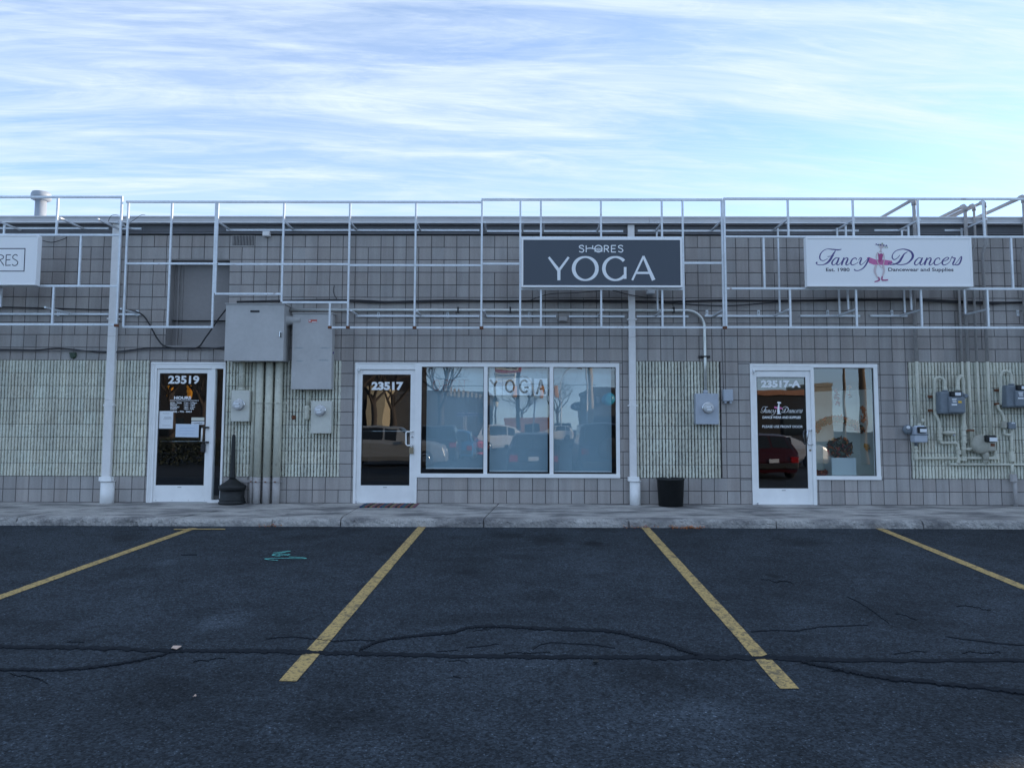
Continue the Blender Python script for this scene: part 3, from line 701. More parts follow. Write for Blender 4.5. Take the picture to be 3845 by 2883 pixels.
# roof line: frieze, gutter with rolled lip, drip edge, flat roof
zg1 = gz(812, 1700, .13); zg0 = gz(838, 1700, .13); zf0 = gz(879, 1700, .02)
MB().box(XL-.2, XR+.2, D-.015, D+.03, zf0, zg0+.02, .004).box(XL-.2, XR+.2, D-.028, D-.0155, zf0+.035, zf0+.055).build('frieze_board', 'frieze', shop)
gb = MB()
prof = [(D-.02, zg1), (D-.13, zg1), (D-.145, zg1-.008), (D-.145, zg1-.028), (D-.132, zg1-.030), (D-.125, zg0+.02), (D-.132, zg0+.012), (D-.132, zg0), (D-.02, zg0)]
gx_s = [XL-.2]+[XL-.2+3.05*k for k in range(1, 13)]+[XR+.2]
for i in range(len(gx_s)-1):
    xa, xb = gx_s[i]+.0015, gx_s[i+1]-.0015; base = len(gb.v)
    gb.v += [(xa, y, z) for y, z in prof]+[(xb, y, z) for y, z in prof]; n = len(prof)
    gb.f.append(tuple(base+k for k in range(n))); gb.f.append(tuple(base+n+k for k in reversed(range(n)))); gb.sm += [False]*2
    for k in range(n): j = (k+1) % n; gb.f.append((base+k, base+n+k, base+n+j, base+j)); gb.sm.append(False)
gut = gb.build('gutter', 'gutter', shop)
MB().box(XL-.2, XR+.2, D-.15, D-.1335, zg0-.002, zg0+.006).build('drip_edge', 'sign_letter', gut)
MB().box(XL-.2, XR+.2, D-.019, D+16.2, zg1-.06, zg1-.012).build('roof', 'gutter', shop)
# rooms behind the glass; their unlit gloom is put into the dark wall colour
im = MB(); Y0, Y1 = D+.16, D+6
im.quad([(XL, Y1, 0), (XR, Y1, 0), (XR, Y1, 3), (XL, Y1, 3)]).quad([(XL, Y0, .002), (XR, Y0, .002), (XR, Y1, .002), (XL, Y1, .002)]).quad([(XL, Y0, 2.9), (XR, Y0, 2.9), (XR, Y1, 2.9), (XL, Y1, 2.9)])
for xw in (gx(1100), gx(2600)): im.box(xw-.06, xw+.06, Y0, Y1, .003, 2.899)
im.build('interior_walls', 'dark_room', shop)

# ------------------------------------------------------------------ doors and windows (parts of the building)
def zc(py, px): return W(px, py).z
def frame_rails(b, x0, x1, z0, z1, y0, y1, c=.003): b.box(x0, x1, y0, y1, z0, z1, c)
def door(pxs, pys, px_mid, label, gmat='door_glass'):
    """pxs: leaf left, glass left, glass right, leaf right ; pys: leaf top, glass top, glass bottom, leaf bottom"""
    xl, gl, gr, xr = [gx(p) for p in pxs]; zt, gt, gb_, zb = [zc(p, px_mid) for p in pys]
    y0, y1 = D+.012, D+.056
    b = MB(); b.box(xl, gl, y0, y1, zb, zt, .003).box(gr, xr, y0, y1, zb, zt, .003).box(gl, gr, y0+.001, y1-.001, gt, zt-.001, .003).box(gl, gr, y0+.001, y1-.001, zb+.001, gb_, .003)
    dr = b.build('door', 'white_alu', shop); dr['label'] = label
    MB().box(gl-.006, gr+.006, D+.031, D+.037, gb_-.006, gt+.006).build('glass', gmat, dr)
    bead = MB(); e = .009
    for (xa, xb, za, zb_) in ((gl, gl+e, gb_, gt), (gr-e, gr, gb_, gt), (gl+e, gr-e, gt-e, gt), (gl+e, gr-e, gb_, gb_+e)): bead.box(xa, xb, D+.016, D+.030, za, zb_)
    bead.build('glazing_bead', 'black_metal', dr)
    MB().box((gl+gr)/2-.03, (gl+gr)/2+.03, y0-.003, y0-.0005, gb_-.035, gb_-.022).build('maker_plate', 'panel_grey', dr)
    sc = MB()
    for k in range(4): sc.lathe((xl+.05+(xr-xl-.1)*k/3, y0+.0005, zb+.022), [(.004, 0), (.004, .003)], 8, 'Y')
    sc.build('screw', 'black_metal', dr)
    return dr, (xl, gl, gr, xr), (zt, gt, gb_, zb)
FY0, FY1 = D-.018, D+.09
# door 1 with sidelight
dr1, X1, Z1 = door((581.8, 590.3, 770, 787.5), (1384.5, 1401, 1822, 1884), 690, 'white door lettered 23519 with opening hours and paper notices')
fx = [gx(p) for p in (559.9, 581.8, 787.5, 802.3, 832.9, 838)]
ft, fh = zc(1360, 700), zc(1384, 700); fb0 = zc(1889, 700)
b = MB(); b.box(fx[0], fx[1]-.002, FY0, FY1, -.002, ft, .003).box(fx[2]+.002, fx[3], FY0+.004, FY1, -.002, fh, .003).box(fx[4], fx[5]+.012, FY0, FY1, -.002, ft, .003)
b.box(fx[1]-.002, fx[4], FY0+.001, FY1-.001, fh, ft-.001, .003).box(fx[3], fx[4], FY0+.002, FY1-.002, -.002, zc(1876, 700), .003)
b.box(fx[0]+.022, fx[0]+.030, FY0-.012, FY0-.0005, 0, ft-.02).box(fx[0]+.05, fx[0]+.058, FY0-.012, FY0-.0005, 0, ft-.02)
b.box(fx[0]+.002, fx[5]+.01, FY0-.010, FY0-.0005, ft-.028, ft-.018)
fr1 = b.build('door_frame', 'white_alu', shop)
MB().box(fx[3]-.004, fx[4]+.004, D+.034, D+.040, zc(1876, 700)-.004, fh+.004).build('sidelight_glass', 'door_glass', fr1)
MB().box(fx[1], fx[2], D-.03, D+.08, -.0015, .006).build('threshold', 'panel_grey', fr1)
# door 2 and the three-pane shop window
dr2, X2, Z2 = door((1340, 1357, 1539, 1555.5), (1387.8, 1405.6, 1822.4, 1890), 1450, 'white door lettered 23517 with padlocked pull handle')
wx = [gx(p) for p in (1330, 1340, 1555.5, 1581, 1815.8, 1830, 2063.5, 2078.2, 2313.5, 2327)]
wt, wgt, wgb, wb_ = zc(1362.5, 1900), zc(1378, 1900), zc(1778, 1900), zc(1793, 1900)
b = MB(); b.box(wx[0], wx[1]-.002, FY0, FY1, -.002, wt, .003).box(wx[2]+.002, wx[3], FY0+.001, FY1, wb_-.0, wt-.001, .003).box(wx[2]+.002, wx[2]+.05, FY0+.002, FY1-.001, -.002, wb_, .003)
b.box(wx[1]-.002, wx[2]+.002, FY0+.002, FY1-.002, Z2[0]+.002, wt-.002, .003)
b.box(wx[1], wx[2], FY0-.008, FY0+.0015, wt-.018, wt-.008)
fr2 = b.build('door_frame', 'white_alu', shop)
MB().box(wx[1], wx[2], D-.03, D+.08, -.0015, .006).build('threshold', 'panel_grey', fr2)
b = MB(); b.box(wx[3], wx[9], FY0, FY1-.002, wgt, wt-.0015, .003).box(wx[3], wx[9], FY0-.012, FY1-.002, wb_, wgb, .003)
for k in (4, 6): b.box(wx[k], wx[k+1], FY0+.004, FY1-.004, wgb, wgt, .003)
b.box(wx[8], wx[9], FY0+.002, FY1-.004, wgb, wgt, .003)
b.box(wx[3], wx[9], FY0-.007, FY0-.0005, wt-.016, wt-.006)
win2 = b.build('window', 'white_alu', shop); win2['label'] = 'white framed shop window of three tall panes with lowered shades'
for k in (3, 5, 7):
    MB().box(wx[k]-.004, wx[k+1]+.004, D+.030, D+.036, wgb-.004, wgt+.004).build('pane', 'shop_glass', win2)
    gsk = MB(); e = .008; xa, xb = wx[k], wx[k+1]
    for (p, q, r0, r1) in ((xa, xa+e, wgb, wgt), (xb-e, xb, wgb, wgt), (xa+e, xb-e, wgt-e, wgt), (xa+e, xb-e, wgb, wgb+e)): gsk.box(p, q, D+.012, D+.029, r0, r1)
    gsk.build('gasket', 'black_metal', win2)
# door 3 and the display window
dr3, X3, Z3 = door((2830, 2846, 3030.5, 3048), (1392, 1415.5, 1833.7, 1900), 2940, 'white door lettered 23517-A with white script and front door notice')
vx = [gx(p) for p in (2820, 2830, 3048, 3060.5, 3287, 3301.6)]
vt, vgt, vgb, vb = zc(1366, 3050), zc(1381, 3170), zc(1786.5, 3170), zc(1801, 3170)
b = MB(); b.box(vx[0], vx[1]-.002, FY0, FY1, -.002, vt, .003).box(vx[2]+.002, vx[3], FY0+.001, FY1, -.002, vt-.001, .003).box(vx[1]-.002, vx[2]+.002, FY0+.002, FY1-.002, Z3[0]+.002, vt-.002, .003)
b.box(vx[1], vx[2], FY0-.007, FY0+.0015, vt-.034, vt-.026)
fr3 = b.build('door_frame', 'white_alu', shop)
MB().box(vx[1], vx[2], D-.03, D+.08, -.0015, .006).build('threshold', 'panel_grey', fr3)
b = MB(); b.box(vx[3], vx[5], FY0+.002, FY1-.002, vgt, vt-.0015, .003).box(vx[3], vx[5], FY0-.010, FY1-.002, vb, vgb, .003).box(vx[4], vx[5], FY0+.004, FY1-.004, vgb, vgt, .003)
win3 = b.build('window', 'white_alu', shop); win3['label'] = 'single white framed display window with autumn flower display'
MB().box(vx[3]-.004, vx[4]+.004, D+.030, D+.036, vgb-.004, vgt+.004).build('pane', 'shop_glass', win3)
gsk = MB(); e = .008; xa, xb = vx[3], vx[4]
for (p, q, r0, r1) in ((xa, xa+e, vgb, vgt), (xb-e, xb, vgb, vgt), (xa+e, xb-e, vgt-e, vgt), (xa+e, xb-e, vgb, vgb+e)): gsk.box(p, q, D+.012, D+.029, r0, r1)
gsk.build('gasket', 'black_metal', win3)

# door hardware and lettering
GL = -.0285                                        # lettering sits just in front of the glass
def pull(dr, pts, r, material, y_out=.055):
    b = MB(); ps = []
    a, q = W(*pts[0]), W(*pts[-1]); yf = D+.012
    xa, xb, z0, z1 = pts[1][0], pts[1][0], pts[0][1], pts[-1][1]
    p1 = W(pts[1][0], pts[0][1]); p2 = W(pts[1][0], pts[-1][1])
    ps = [(a.x, yf, a.z), (a.x, yf-y_out, a.z), (p1.x+.02, yf-y_out, p1.z), (p1.x, yf-y_out, p1.z-.02), (p2.x, yf-y_out, p2.z+.02), (p2.x+.02, yf-y_out, p2.z), (q.x, yf-y_out, q.z), (q.x, yf, q.z)]
    b.tube(ps, r, 12); return b.build('pull_handle', material, dr)
def pushbar(dr, pxa, pxb, py, material='chrome'):
    a, q = W(pxa, py), W(pxb, py); b = MB().tube([(a.x, D+.085, a.z), (q.x, D+.085, q.z)], .011, 10); return b.build('push_bar', material, dr)
pushbar(dr1, 592, 766, 1657); pushbar(dr2, 1358, 1538, 1619)
def pivot(fr, px, py, h=.05):
    p = W(px, py); MB().box(p.x-.013, p.x+.013, D-.034, D-.0185, p.z-h/2-.01, p.z+h/2+.01, .003).tube([(p.x, D-.042, p.z-h/2), (p.x, D-.042, p.z+h/2)], .008, 8).build('pivot_hinge', 'chrome', fr)
pivot(fr2, 1349, 1391); pivot(fr2, 1338, 1885, .03); pivot(fr3, 2828, 1396); pivot(fr3, 2843, 1892, .03)
# door 1 handle: black brackets, pale grip, black lever lock
a = W(772, 1604); q = W(770, 1660)
MB().box(a.x-.05, a.x+.055, D-.045, D+.012, a.z-.012, a.z+.012, .005).box(q.x-.03, q.x+.06, D-.045, D+.012, q.z-.013, q.z+.013, .005).build('handle_bracket', 'black_metal', dr1)
MB().tube([(a.x-.04, D-.033, a.z-.012), (a.x-.045, D-.033, q.z+.012)], .013, 10).build('handle_grip', 'white_pvc', dr1)
lk = W(764, 1680); MB().box(lk.x-.035, lk.x+.035, D-.03, D+.012, lk.z-.075, lk.z+.06, .012).build('lock_case', 'black_metal', dr1)
pull(dr2, ((1549, 1620), (1526, 1645), (1549, 1672)), .012, 'white_pvc')
lk = W(1548, 1640); MB().lathe((lk.x, D+.012, lk.z), [(.017, 0), (.017, .01), (.010, .012)], 14, 'Y').build('lock_cylinder', 'chrome', dr2)
pd = W(1546, 1690); pad = MB().box(pd.x-.033, pd.x+.033, D-.06, D-.03, pd.z-.055, pd.z+.045, .006).build('padlock', 'brass', dr2)
MB().tube([(pd.x-.02, D-.045, pd.z+.045), (pd.x-.02, D-.045, pd.z+.08), (pd.x, D-.045, pd.z+.098), (pd.x+.02, D-.045, pd.z+.08), (pd.x+.02, D-.045, pd.z+.045)], .006, 8).build('padlock_shackle', 'chrome', dr2)
pull(dr3, ((3043, 1614), (3028, 1640), (3047, 1668)), .012, 'chrome')
b = MB(); a = W(3013, 1616); q = W(3016, 1668)
b.tube([(a.x+.05, D+.06, a.z), (a.x, D+.11, a.z-.01), (a.x-.008, D+.11, (a.z+q.z)/2), (q.x, D+.11, q.z+.01), (q.x+.05, D+.06, q.z)], .012, 10).build('inner_handle', 'black_metal', dr3)
lk = W(3043, 1690); MB().lathe((lk.x, D+.012, lk.z), [(.016, 0), (.016, .01), (.010, .012)], 14, 'Y').build('lock_cylinder', 'brass', dr3)

ptext('23519', 631.9, 748, 1410.4, 1441.4, GL, 'decal_white', dr1, name='house_number', bold=.035)
ptext('HOURS', 653.6, 717.6, 1487.7, 1499, GL, 'decal_white', dr1, bold=.045)
a, q = W(635, 1503), W(743, 1503); MB().box(a.x, q.x, D-GL-.001, D-GL, a.z-.004, a.z+.003).build('lettering_rule', 'decal_white', dr1)
for (l, r_, y0, y1) in (('MON - THUR', '11am - 9:30pm', 1509.5, 1515.5), ('FRIDAY', '11am - 10pm', 1517, 1523), ('SATURDAY', '12pm - 10pm', 1525, 1531), ('SUNDAY', '12pm - 9pm', 1532, 1538)):
    w_ = 4.3
    ptext(l, 639.5, 639.5+w_*len(l), y0, y1, GL, 'decal_white', dr1, bold=.03); ptext(r_, 691, 691+3.7*len(r_), y0, y1+1, GL, 'decal_white', dr1, bold=.03)
ptext('586 - 776 - 8424', 650, 720, 1542, 1548.5, GL, 'decal_white', dr1, bold=.03)
def sheet(px0, px1, py0, py1, off, material, parent, name='paper_notice', tilt=0, th=.0015):
    a, c = W(px0, py0, off), W(px1, py1, off); b = MB(); y = D-off
    b.prism([(a.x, c.z+tilt), (c.x, c.z), (c.x, a.z-tilt), (a.x, a.z)], y-th, y); return b.build(name, material, parent)
n1 = sheet(596, 648.5, 1543, 1609, -.029, 'paper_white', dr1); n2 = sheet(660.5, 745.5, 1591, 1642, -.0275, 'paper_blue', dr1, tilt=.006)
sheet(719, 767, 1567, 1579, -.029, 'paper_cream', dr1, 'sticker'); st2 = sheet(719, 767, 1581.5, 1594, -.029, 'paper_white', dr1, 'sticker')
ptext('~comics~', 721, 765, 1585, 1591, -.0265, 'ink_navy', dr1, bold=.02)
b = MB()
for py in (1552, 1566, 1568.5, 1573, 1597): a, q = W(612, py), W(636, py); b.box(a.x-random.uniform(-.01, .03), q.x+random.uniform(-.01, .03), D+.0262, D+.0266, a.z-.0015, a.z+.0015)
b.build('print', 'ink_navy', dr1)
b = MB()
for py in (1607, 1617, 1628): a, q = W(672, py), W(734, py); b.box(a.x, q.x-random.uniform(0, .06), D+.0245, D+.0249, a.z-.006, a.z+.006)
mat('faint_ink', (0.50, 0.60, 0.74), 0.7); b.build('print', 'faint_ink', dr1)
ptext('23517', 1395, 1514.5, 1433.4, 1465, GL, 'decal_white', dr2, name='house_number', bold=.05)
ptext('23517-A', 2857, 3006, 1427.6, 1455.5, GL, 'decal_white', dr3, name='house_number', bold=.05)
ptext('DANCE WEAR AND SUPPLIES', 2862.5, 3007, 1562, 1571.5, GL, 'decal_white', dr3, bold=.03, shear=.18)
ptext('PLEASE USE FRONT DOOR', 2862.5, 3014, 1596.5, 1606, GL, 'decal_white', dr3, bold=.01)
FANCY = [
 [(597, 228, 4), (560, 235, 9), (500, 230, 9), (440, 225, 5), (400, 240, 6), (365, 275, 8), (352, 315, 10), (362, 345, 8), (395, 355, 6), (440, 335, 4)],
 [(530, 243, 5), (500, 290, 14), (470, 345, 17), (430, 385, 12), (380, 403, 6), (330, 400, 6), (314, 382, 10), (326, 372, 10)], [(440, 312, 5), (510, 300, 5)],
 [(562, 330, 5), (535, 324, 6), (497, 360, 11), (490, 392, 11), (510, 405, 6), (540, 380, 5), (566, 335, 6)], [(570, 322, 10), (555, 360, 13), (543, 392, 11), (560, 404, 6), (592, 378, 4)],
 [(592, 378, 4), (622, 330, 6)], [(626, 322, 11), (612, 360, 13), (597, 406, 13)], [(603, 375, 4), (645, 326, 6), (668, 335, 10), (655, 370, 13), (646, 395, 11), (662, 405, 6), (692, 383, 4)],
 [(764, 345, 9), (757, 325, 6), (722, 338, 9), (701, 378, 12), (714, 403, 8), (750, 395, 5), (787, 372, 4)],
 [(787, 352, 4), (808, 323, 6), (820, 335, 10), (803, 380, 12), (815, 402, 6), (850, 380, 4), (895, 330, 5)], [(908, 318, 10), (880, 385, 12), (842, 438, 9), (792, 465, 7), (752, 465, 8), (740, 451, 10)],
 [(1337, 258, 4), (1302, 280, 9), (1275, 322, 15), (1245, 368, 17), (1200, 394, 10), (1150, 401, 6), (1122, 388, 6), (1138, 376, 5), (1200, 393, 5), (1260, 402, 6), (1330, 388, 9), (1380, 345, 15), (1398, 300, 19), (1375, 255, 14), (1320, 231, 9), (1270, 228, 7), (1210, 245, 6), (1172, 285, 7), (1167, 325, 9), (1192, 345, 7), (1230, 320, 5), (1252, 293, 4)],
 [(1492, 330, 5), (1466, 324, 6), (1427, 360, 11), (1417, 393, 11), (1440, 405, 6), (1470, 378, 5), (1498, 335, 6)], [(1506, 322, 10), (1490, 360, 13), (1478, 392, 11), (1495, 404, 6), (1522, 382, 4)],
 [(1522, 382, 4), (1552, 330, 6)], [(1558, 322, 11), (1544, 360, 13), (1528, 406, 13)], [(1535, 375, 4), (1580, 326, 6), (1602, 335, 10), (1590, 370, 13), (1581, 395, 11), (1597, 405, 6), (1632, 378, 4)],
 [(1700, 345, 9), (1692, 325, 6), (1657, 338, 9), (1636, 378, 12), (1650, 403, 8), (1690, 395, 5), (1722, 370, 4)],
 [(1722, 370, 4), (1778, 350, 6), (1800, 327, 8), (1776, 320, 6), (1737, 350, 11), (1727, 384, 12), (1745, 404, 8), (1785, 392, 5), (1817, 363, 4)],
 [(1817, 363, 4), (1836, 312, 6), (1850, 326, 8), (1876, 326, 6)], [(1876, 326, 8), (1858, 365, 12), (1846, 394, 11), (1862, 404, 5), (1905, 355, 4)],
 [(1900, 362, 4), (1942, 308, 7), (1938, 350, 13), (1916, 394, 11), (1882, 405, 7), (1869, 397, 8)]]
def fmp(px, py):
    p = W(2800+(210+(px-305)*595/1650)*.2652, 1360+(625+(py-220)*120/250)*.2652, GL); return p.x, p.z
FSPLIT = [(0, 3), (3, 5), (5, 8), (8, 9), (9, 11), (11, 12), (12, 14), (14, 17), (17, 18), (18, 19), (19, 21), (21, 22)]
for i0, i1 in FSPLIT:
    ribbons([[(x, y, w*1.35) for x, y, w in s_] for s_ in FANCY[i0:i1]], fmp, 1.0, D-GL-.0002*(i0 % 5), n=3, step=.0001).build('script_letter', 'decal_white', dr3, fix=False)
def dmp(px, py):
    p = W(2800+px*.2652, 1360+py*.2652, GL); return p.x, p.z
poly_flat([(402, 625), (445, 630), (480, 628), (522, 645), (520, 660), (470, 665), (405, 650)], dmp, D-GL-.0032).build('dancer_print', 'ink_pink', dr3, fix=False)
ribbons([[(445, 570, 14), (470, 572, 26), (500, 575, 14)]], dmp, 1.0, D-GL-.0034, n=4, step=.0001).build('dancer_hat', 'decal_white', dr3, fix=False)
ribbons([[(470, 585, 16), (465, 625, 24), (462, 665, 30), (465, 700, 40), (465, 728, 26)], [(440, 732, 8), (465, 728, 12), (500, 728, 10)]], dmp, 1.0, D-GL-.0036, n=4, step=.0001).build('dancer_figure', 'decal_white', dr3, fix=False)
# ------------------------------------------------------------------ downspouts (parts of the building)
def downspout(px, py_mid, py_top, py_bot, w, boot, label, d_=.075):
    x = W(px, py_mid, .05).x; zt = gz(py_top, px, .05); zb = gz(py_bot, px, .05)
    b = MB(); y1, y0 = D-.012, D-.012-d_
    seg = [zb, zb+(zt-zb)*.30, zb+(zt-zb)*.55, zt]
    for i in range(3): b.box(x-w/2+.0008*i, x+w/2-.0008*i, y0+.001*i, y1, seg[i]+(.001 if i else 0), seg[i+1], .006)
    o = b.build('downspout', 'spout', shop); o['label'] = label
    st = MB()
    for f_ in (.28, .62): z = zb+(zt-zb)*f_; st.box(x-w/2-.02, x+w/2+.02, y0-.004, y1+.011, z-.011, z+.011)
    st.build('strap', 'spout', o)
    (bw, zc1, zc0, zbot, bx) = boot
    cx_ = W(bx, 1850, .07).x; zA, zB, zC = gz(zc1, px, .07), gz(zc0, px, .07), S(px, zbot).z
    c = MB(); c.box(x-w/2-.03, x+w/2+.035, y0-.02, y1+.01, zA-.062, zA+.004, .004)
    c.lathe((cx_, D-.012-.075, 0), [(bw/2+.010, zB-.002), (bw/2+.012, zB+.012), (bw/2+.012, zA-.066), (bw/2-.006, zA-.058)], 28)
    c.build('boot_collar', 'white_pvc', o)
    MB().lathe((cx_, D-.012-.075, 0), [(bw/2+.002, -.06), (bw/2, zB)], 28).build('boot_pipe', 'white_pvc', o)
    return o
downspout(417, 1400, 842, 1792, .130, (.200, 1790, 1807, 1893, 405), 'white downspout beside the fluted wall left of the first door')
downspout(2374, 1400, 846, 1793, .108, (.165, 1791, 1806, 1900, 2384), 'white downspout between the yoga window and the fluted panel')

# louvre, boxes and small fixtures on the wall
def wall_box(px0, px1, py0, py1, off0, off1, c=.004, at=None):
    """box whose front face fills the pixel rectangle at offset off1"""
    pm = ((px0+px1)/2, (py0+py1)/2); a = W(px0, pm[1], off1); q = W(px1, pm[1], off1); t = W(pm[0], py0, off1); z = W(pm[0], py1, off1)
    return (a.x, q.x, D-off1, D-off0, z.z, t.z)
lv = thing('louvre_vent', W(913, 922), 'small louvred wall vent under the eave', 'vent')
bx = wall_box(872, 955, 884, 922, 0, .006); MB().box(*bx[:2], D-.003, D+.003, *bx[4:]).build('vent_frame', 'block_grey', lv)
b = MB(); n = 14
for i in range(n): x = bx[0]+.01+(bx[1]-bx[0]-.02)*(i+.5)/n; b.box(x-.004, x+.004, D-.014, D-.0035, bx[4]+.006, bx[5]-.006)
b.build('louvre_blade', 'pipe_grey', lv)
MB().box(bx[0]+.008, bx[1]-.008, D-.0045, D-.0032, bx[4]+.005, bx[5]-.005).build('vent_dark_sheet', 'black_metal', lv)  # flat black sheet; the shade behind the blades is put into its colour
def jbox(px0, px1, py0, py1, depth, material, label, name='junction_box', extra=None):
    t = thing(name, W((px0+px1)/2, py1), label, 'electrical box'); q = wall_box(px0, px1, py0, py1, -.001, depth)
    MB().box(*q, c=.006).build('box', material, t); MB().box(q[0]+.008, q[1]-.008, q[2]-.004, q[2]-.0003, q[4]+.008, q[5]-.008, c=.002).build('cover', material, t)
    if extra: extra(t, q)
    return t
jbox(985, 1012, 868, 886, .08, 'spout', 'tiny pale box under the eave beside the louvred vent')
jbox(2100, 2130, 1188, 1205, .10, 'pipe_grey', 'grey floodlight base below the yoga sign', 'floodlight_base')
jbox(2432, 2459, 1089, 1102, .14, 'paper_white', 'white ballast box just below the yoga sign', 'ballast_box')
def fit_(t, q):
    w = (q[1]-q[0])
    for k in (.2, .75): MB().box(q[0]+w*k-.012, q[0]+w*k+.022, q[2]+.02, q[3]-.01, q[4]-.035, q[4]-.001, c=.004).build('cable_gland', 'meter_blue', t)
    MB().tube([(q[0]+.02, D-.02, q[5]), (q[0]+.012, D-.018, q[5]+.5), (q[0]+.01, D-.016, gz(1190, 2713))], .005, 6).build('feed_wire', 'cable_grey', t)
jbox(2717, 2753, 1462, 1506, .09, 'meter_blue', 'small grey telephone box beside the blue-grey electric meter', 'telephone_box', fit_)
rb_ = thing('rusty_outlet', W(1104, 1575), 'rust red round outlet cover on the fluted wall between the conduits and the meter', 'outlet cover')
p = W(1104, 1567); MB().lathe((p.x, D-.012, p.z), [(.036, -.02), (.036, .012), (.02, .018)], 12, 'Y').build('cover', 'rust', rb_)
gl_ = thing('old_lamp_holder', W(277, 1345), 'small dark green lamp holder below the cable on the far end wall', 'lamp holder')
p = W(277, 1335); MB().lathe((p.x, D-.0, p.z), [(.05, -.01), (.05, .03), (.035, .05)], 12, 'Y').build('base', 'leaf_green', gl_); MB().box(p.x-.05, p.x+.05, D-.05, D, p.z+.02, p.z+.045, c=.005).build('bracket', 'leaf_green', gl_)

# ------------------------------------------------------------------ electrical cabinets
def cabinet(front, off, label, hinge=None, extra=None):
    t = thing('electrical_cabinet', (W((front[0]+front[1])/2, front[3], 0)), label, 'cabinet'); q = wall_box(*front, .0, off)
    MB().box(q[0]+.008, q[1]-.008, q[2]+.022, D+.004, q[4]+.006, q[5]-.004, c=.004).build('case', 'panel_grey', t)
    dr = MB().box(q[0], q[1], q[2], q[2]+.021, q[4], q[5]-.012, c=.005).build('cabinet_door', 'panel_grey', t)
    MB().box(q[0]-.012, q[1]+.012, q[2]-.014, D+.003, q[5]-.010, q[5]+.006, c=.003).build('drip_hood', 'panel_grey', t)
    if extra: extra(t, dr, q)
    return t
def cab1(t, dr, q):
    a = W(940, 1165, .345); z = W(974, 1173, .345); MB().box(a.x, z.x, q[2]-.004, q[2]-.0004, z.z, a.z).build('name_plate', 'black_metal', dr)
    p = W(1053, 1255, .35); hb = MB().box(p.x-.016, p.x+.016, q[2]-.012, q[2]-.0004, p.z-.045, p.z+.045, c=.004).build('latch_plate', 'chrome', dr)
    MB().box(p.x-.002, p.x+.016, q[2]-.030, q[2]-.0125, p.z-.05, p.z+.035, c=.004).build('latch_handle', 'black_metal', dr)
cabinet((845, 1065.5, 1140, 1355), .34, 'large square grey electrical cabinet with black latch above the conduits', extra=cab1)
def cab2(t, dr, q):
    a = W(1159, 1200, .205); z = W(1190, 1211, .205); MB().box(a.x, z.x, q[2]-.003, q[2]-.0004, z.z, a.z).build('warning_label', 'label_red', dr)
    MB().box(a.x+.05, z.x-.005, q[2]-.0042, q[2]-.0032, z.z+.004, z.z+.018).box(a.x+.008, a.x+.03, q[2]-.0042, q[2]-.0032, a.z-.03, a.z-.008).build('label_print', 'paper_white', dr)
    rnd = random.Random(4); b = MB()
    for (px0, px1, py) in ((1102, 1142, 1307), (1198, 1243, 1307), (1110, 1140, 1356), (1190, 1240, 1353)):
        n = 14; a = W(px0, py, .2); z = W(px1, py, .2); top = []; bot = []
        for i in range(n+1):
            f_ = i/n; e = math.sin(math.pi*f_); top.append((a.x+(z.x-a.x)*f_, a.z+.02*e*rnd.uniform(.5, 1))); bot.append((a.x+(z.x-a.x)*f_, a.z-.012*e*rnd.uniform(.5, 1)))
        for i in range(n): b.quad([(bot[i][0], q[2]-.0006, bot[i][1]), (bot[i+1][0], q[2]-.0006, bot[i+1][1]), (top[i+1][0], q[2]-.0006, top[i+1][1]), (top[i][0], q[2]-.0006, top[i][1])])
    mat('glue_mark', (0.34, 0.37, 0.39), 0.7, noise=(40, 0.2)); b.build('glue_mark', 'glue_mark', dr, fix=False)
    p = W(1252, 1325, .1); MB().lathe((q[1], D-.1, p.z), [(.018, -.012), (.018, .002), (.006, .006)], 10, 'X').build('knockout', 'ink_purple', t)
cabinet((1096, 1246.5, 1176, 1462), .20, 'tall narrow grey electrical cabinet with red warning label', extra=cab2)
co = thing('conduit_nipple', W(1086, 1210), 'short fat conduit joining the square cabinet to the tall cabinet', 'conduit')
a = W(1068, 1203, .14); z = W(1098, 1203, .14); MB().lathe((a.x-.03, D-.14, a.z), [(.085, 0), (.085, .10), (.075, .102), (.075, .30)], 16, 'X').build('nipple', 'panel_grey', co)

# conduits rising from the ground into the square cabinet; each painted sage above, grey at the foot like the wall
for i, (px, w_, lab) in enumerate(((952, .060, 'thin sage conduit beside the round meter, thinnest of the four'), (975.5, .115, 'first fat sage conduit next to the thin one'), (1011.5, .115, 'middle fat sage conduit under the square cabinet'), (1047.5, .115, 'last fat sage conduit nearest the tall cabinet'))):
    x = W(px-6, 1620, .10).x; t = thing('riser_conduit', (x, D-.09, 0), lab, 'conduit', 'riser conduits under the square cabinet'); r_ = w_/2; yc = D-.030-r_ if i else D-.05
    zt = gz(1356, 960, .1); zsplit = 2.0*BW
    MB().tube([(x, yc, zsplit), (x, yc, zt+.05)], r_, 18).build('upper_pipe', 'pipe_sage', t)
    MB().tube([(x, yc, -.06), (x, yc, zsplit-.0005)], r_, 18).build('lower_pipe', 'pipe_grey', t)
def strut(px0, px1, py, material, label):
    t = thing('conduit_strut', W(px0, py), label, 'bracket'); a, z = W(px0, py, .02), W(px1, py, .02)
    MB().box(a.x, z.x, D-.020, D+.0, a.z-.018, a.z+.018).build('channel', material, t)
    for px in (952, 975.5, 1011.5, 1047.5):
        x = W(px-6, 1620, .10).x; r_ = .0575 if px > 960 else .03; yc = D-.030-r_ if px > 960 else D-.05
        MB().tube([(x, yc, a.z-.011), (x, yc, a.z+.011)], r_+.004, 18).build('clamp', material, t)
        MB().box(x-.012, x+.012, yc-r_-.014, yc-r_-.003, a.z-.009, a.z+.009).build('clamp_bolt', 'rust' if py > 1700 else material, t)
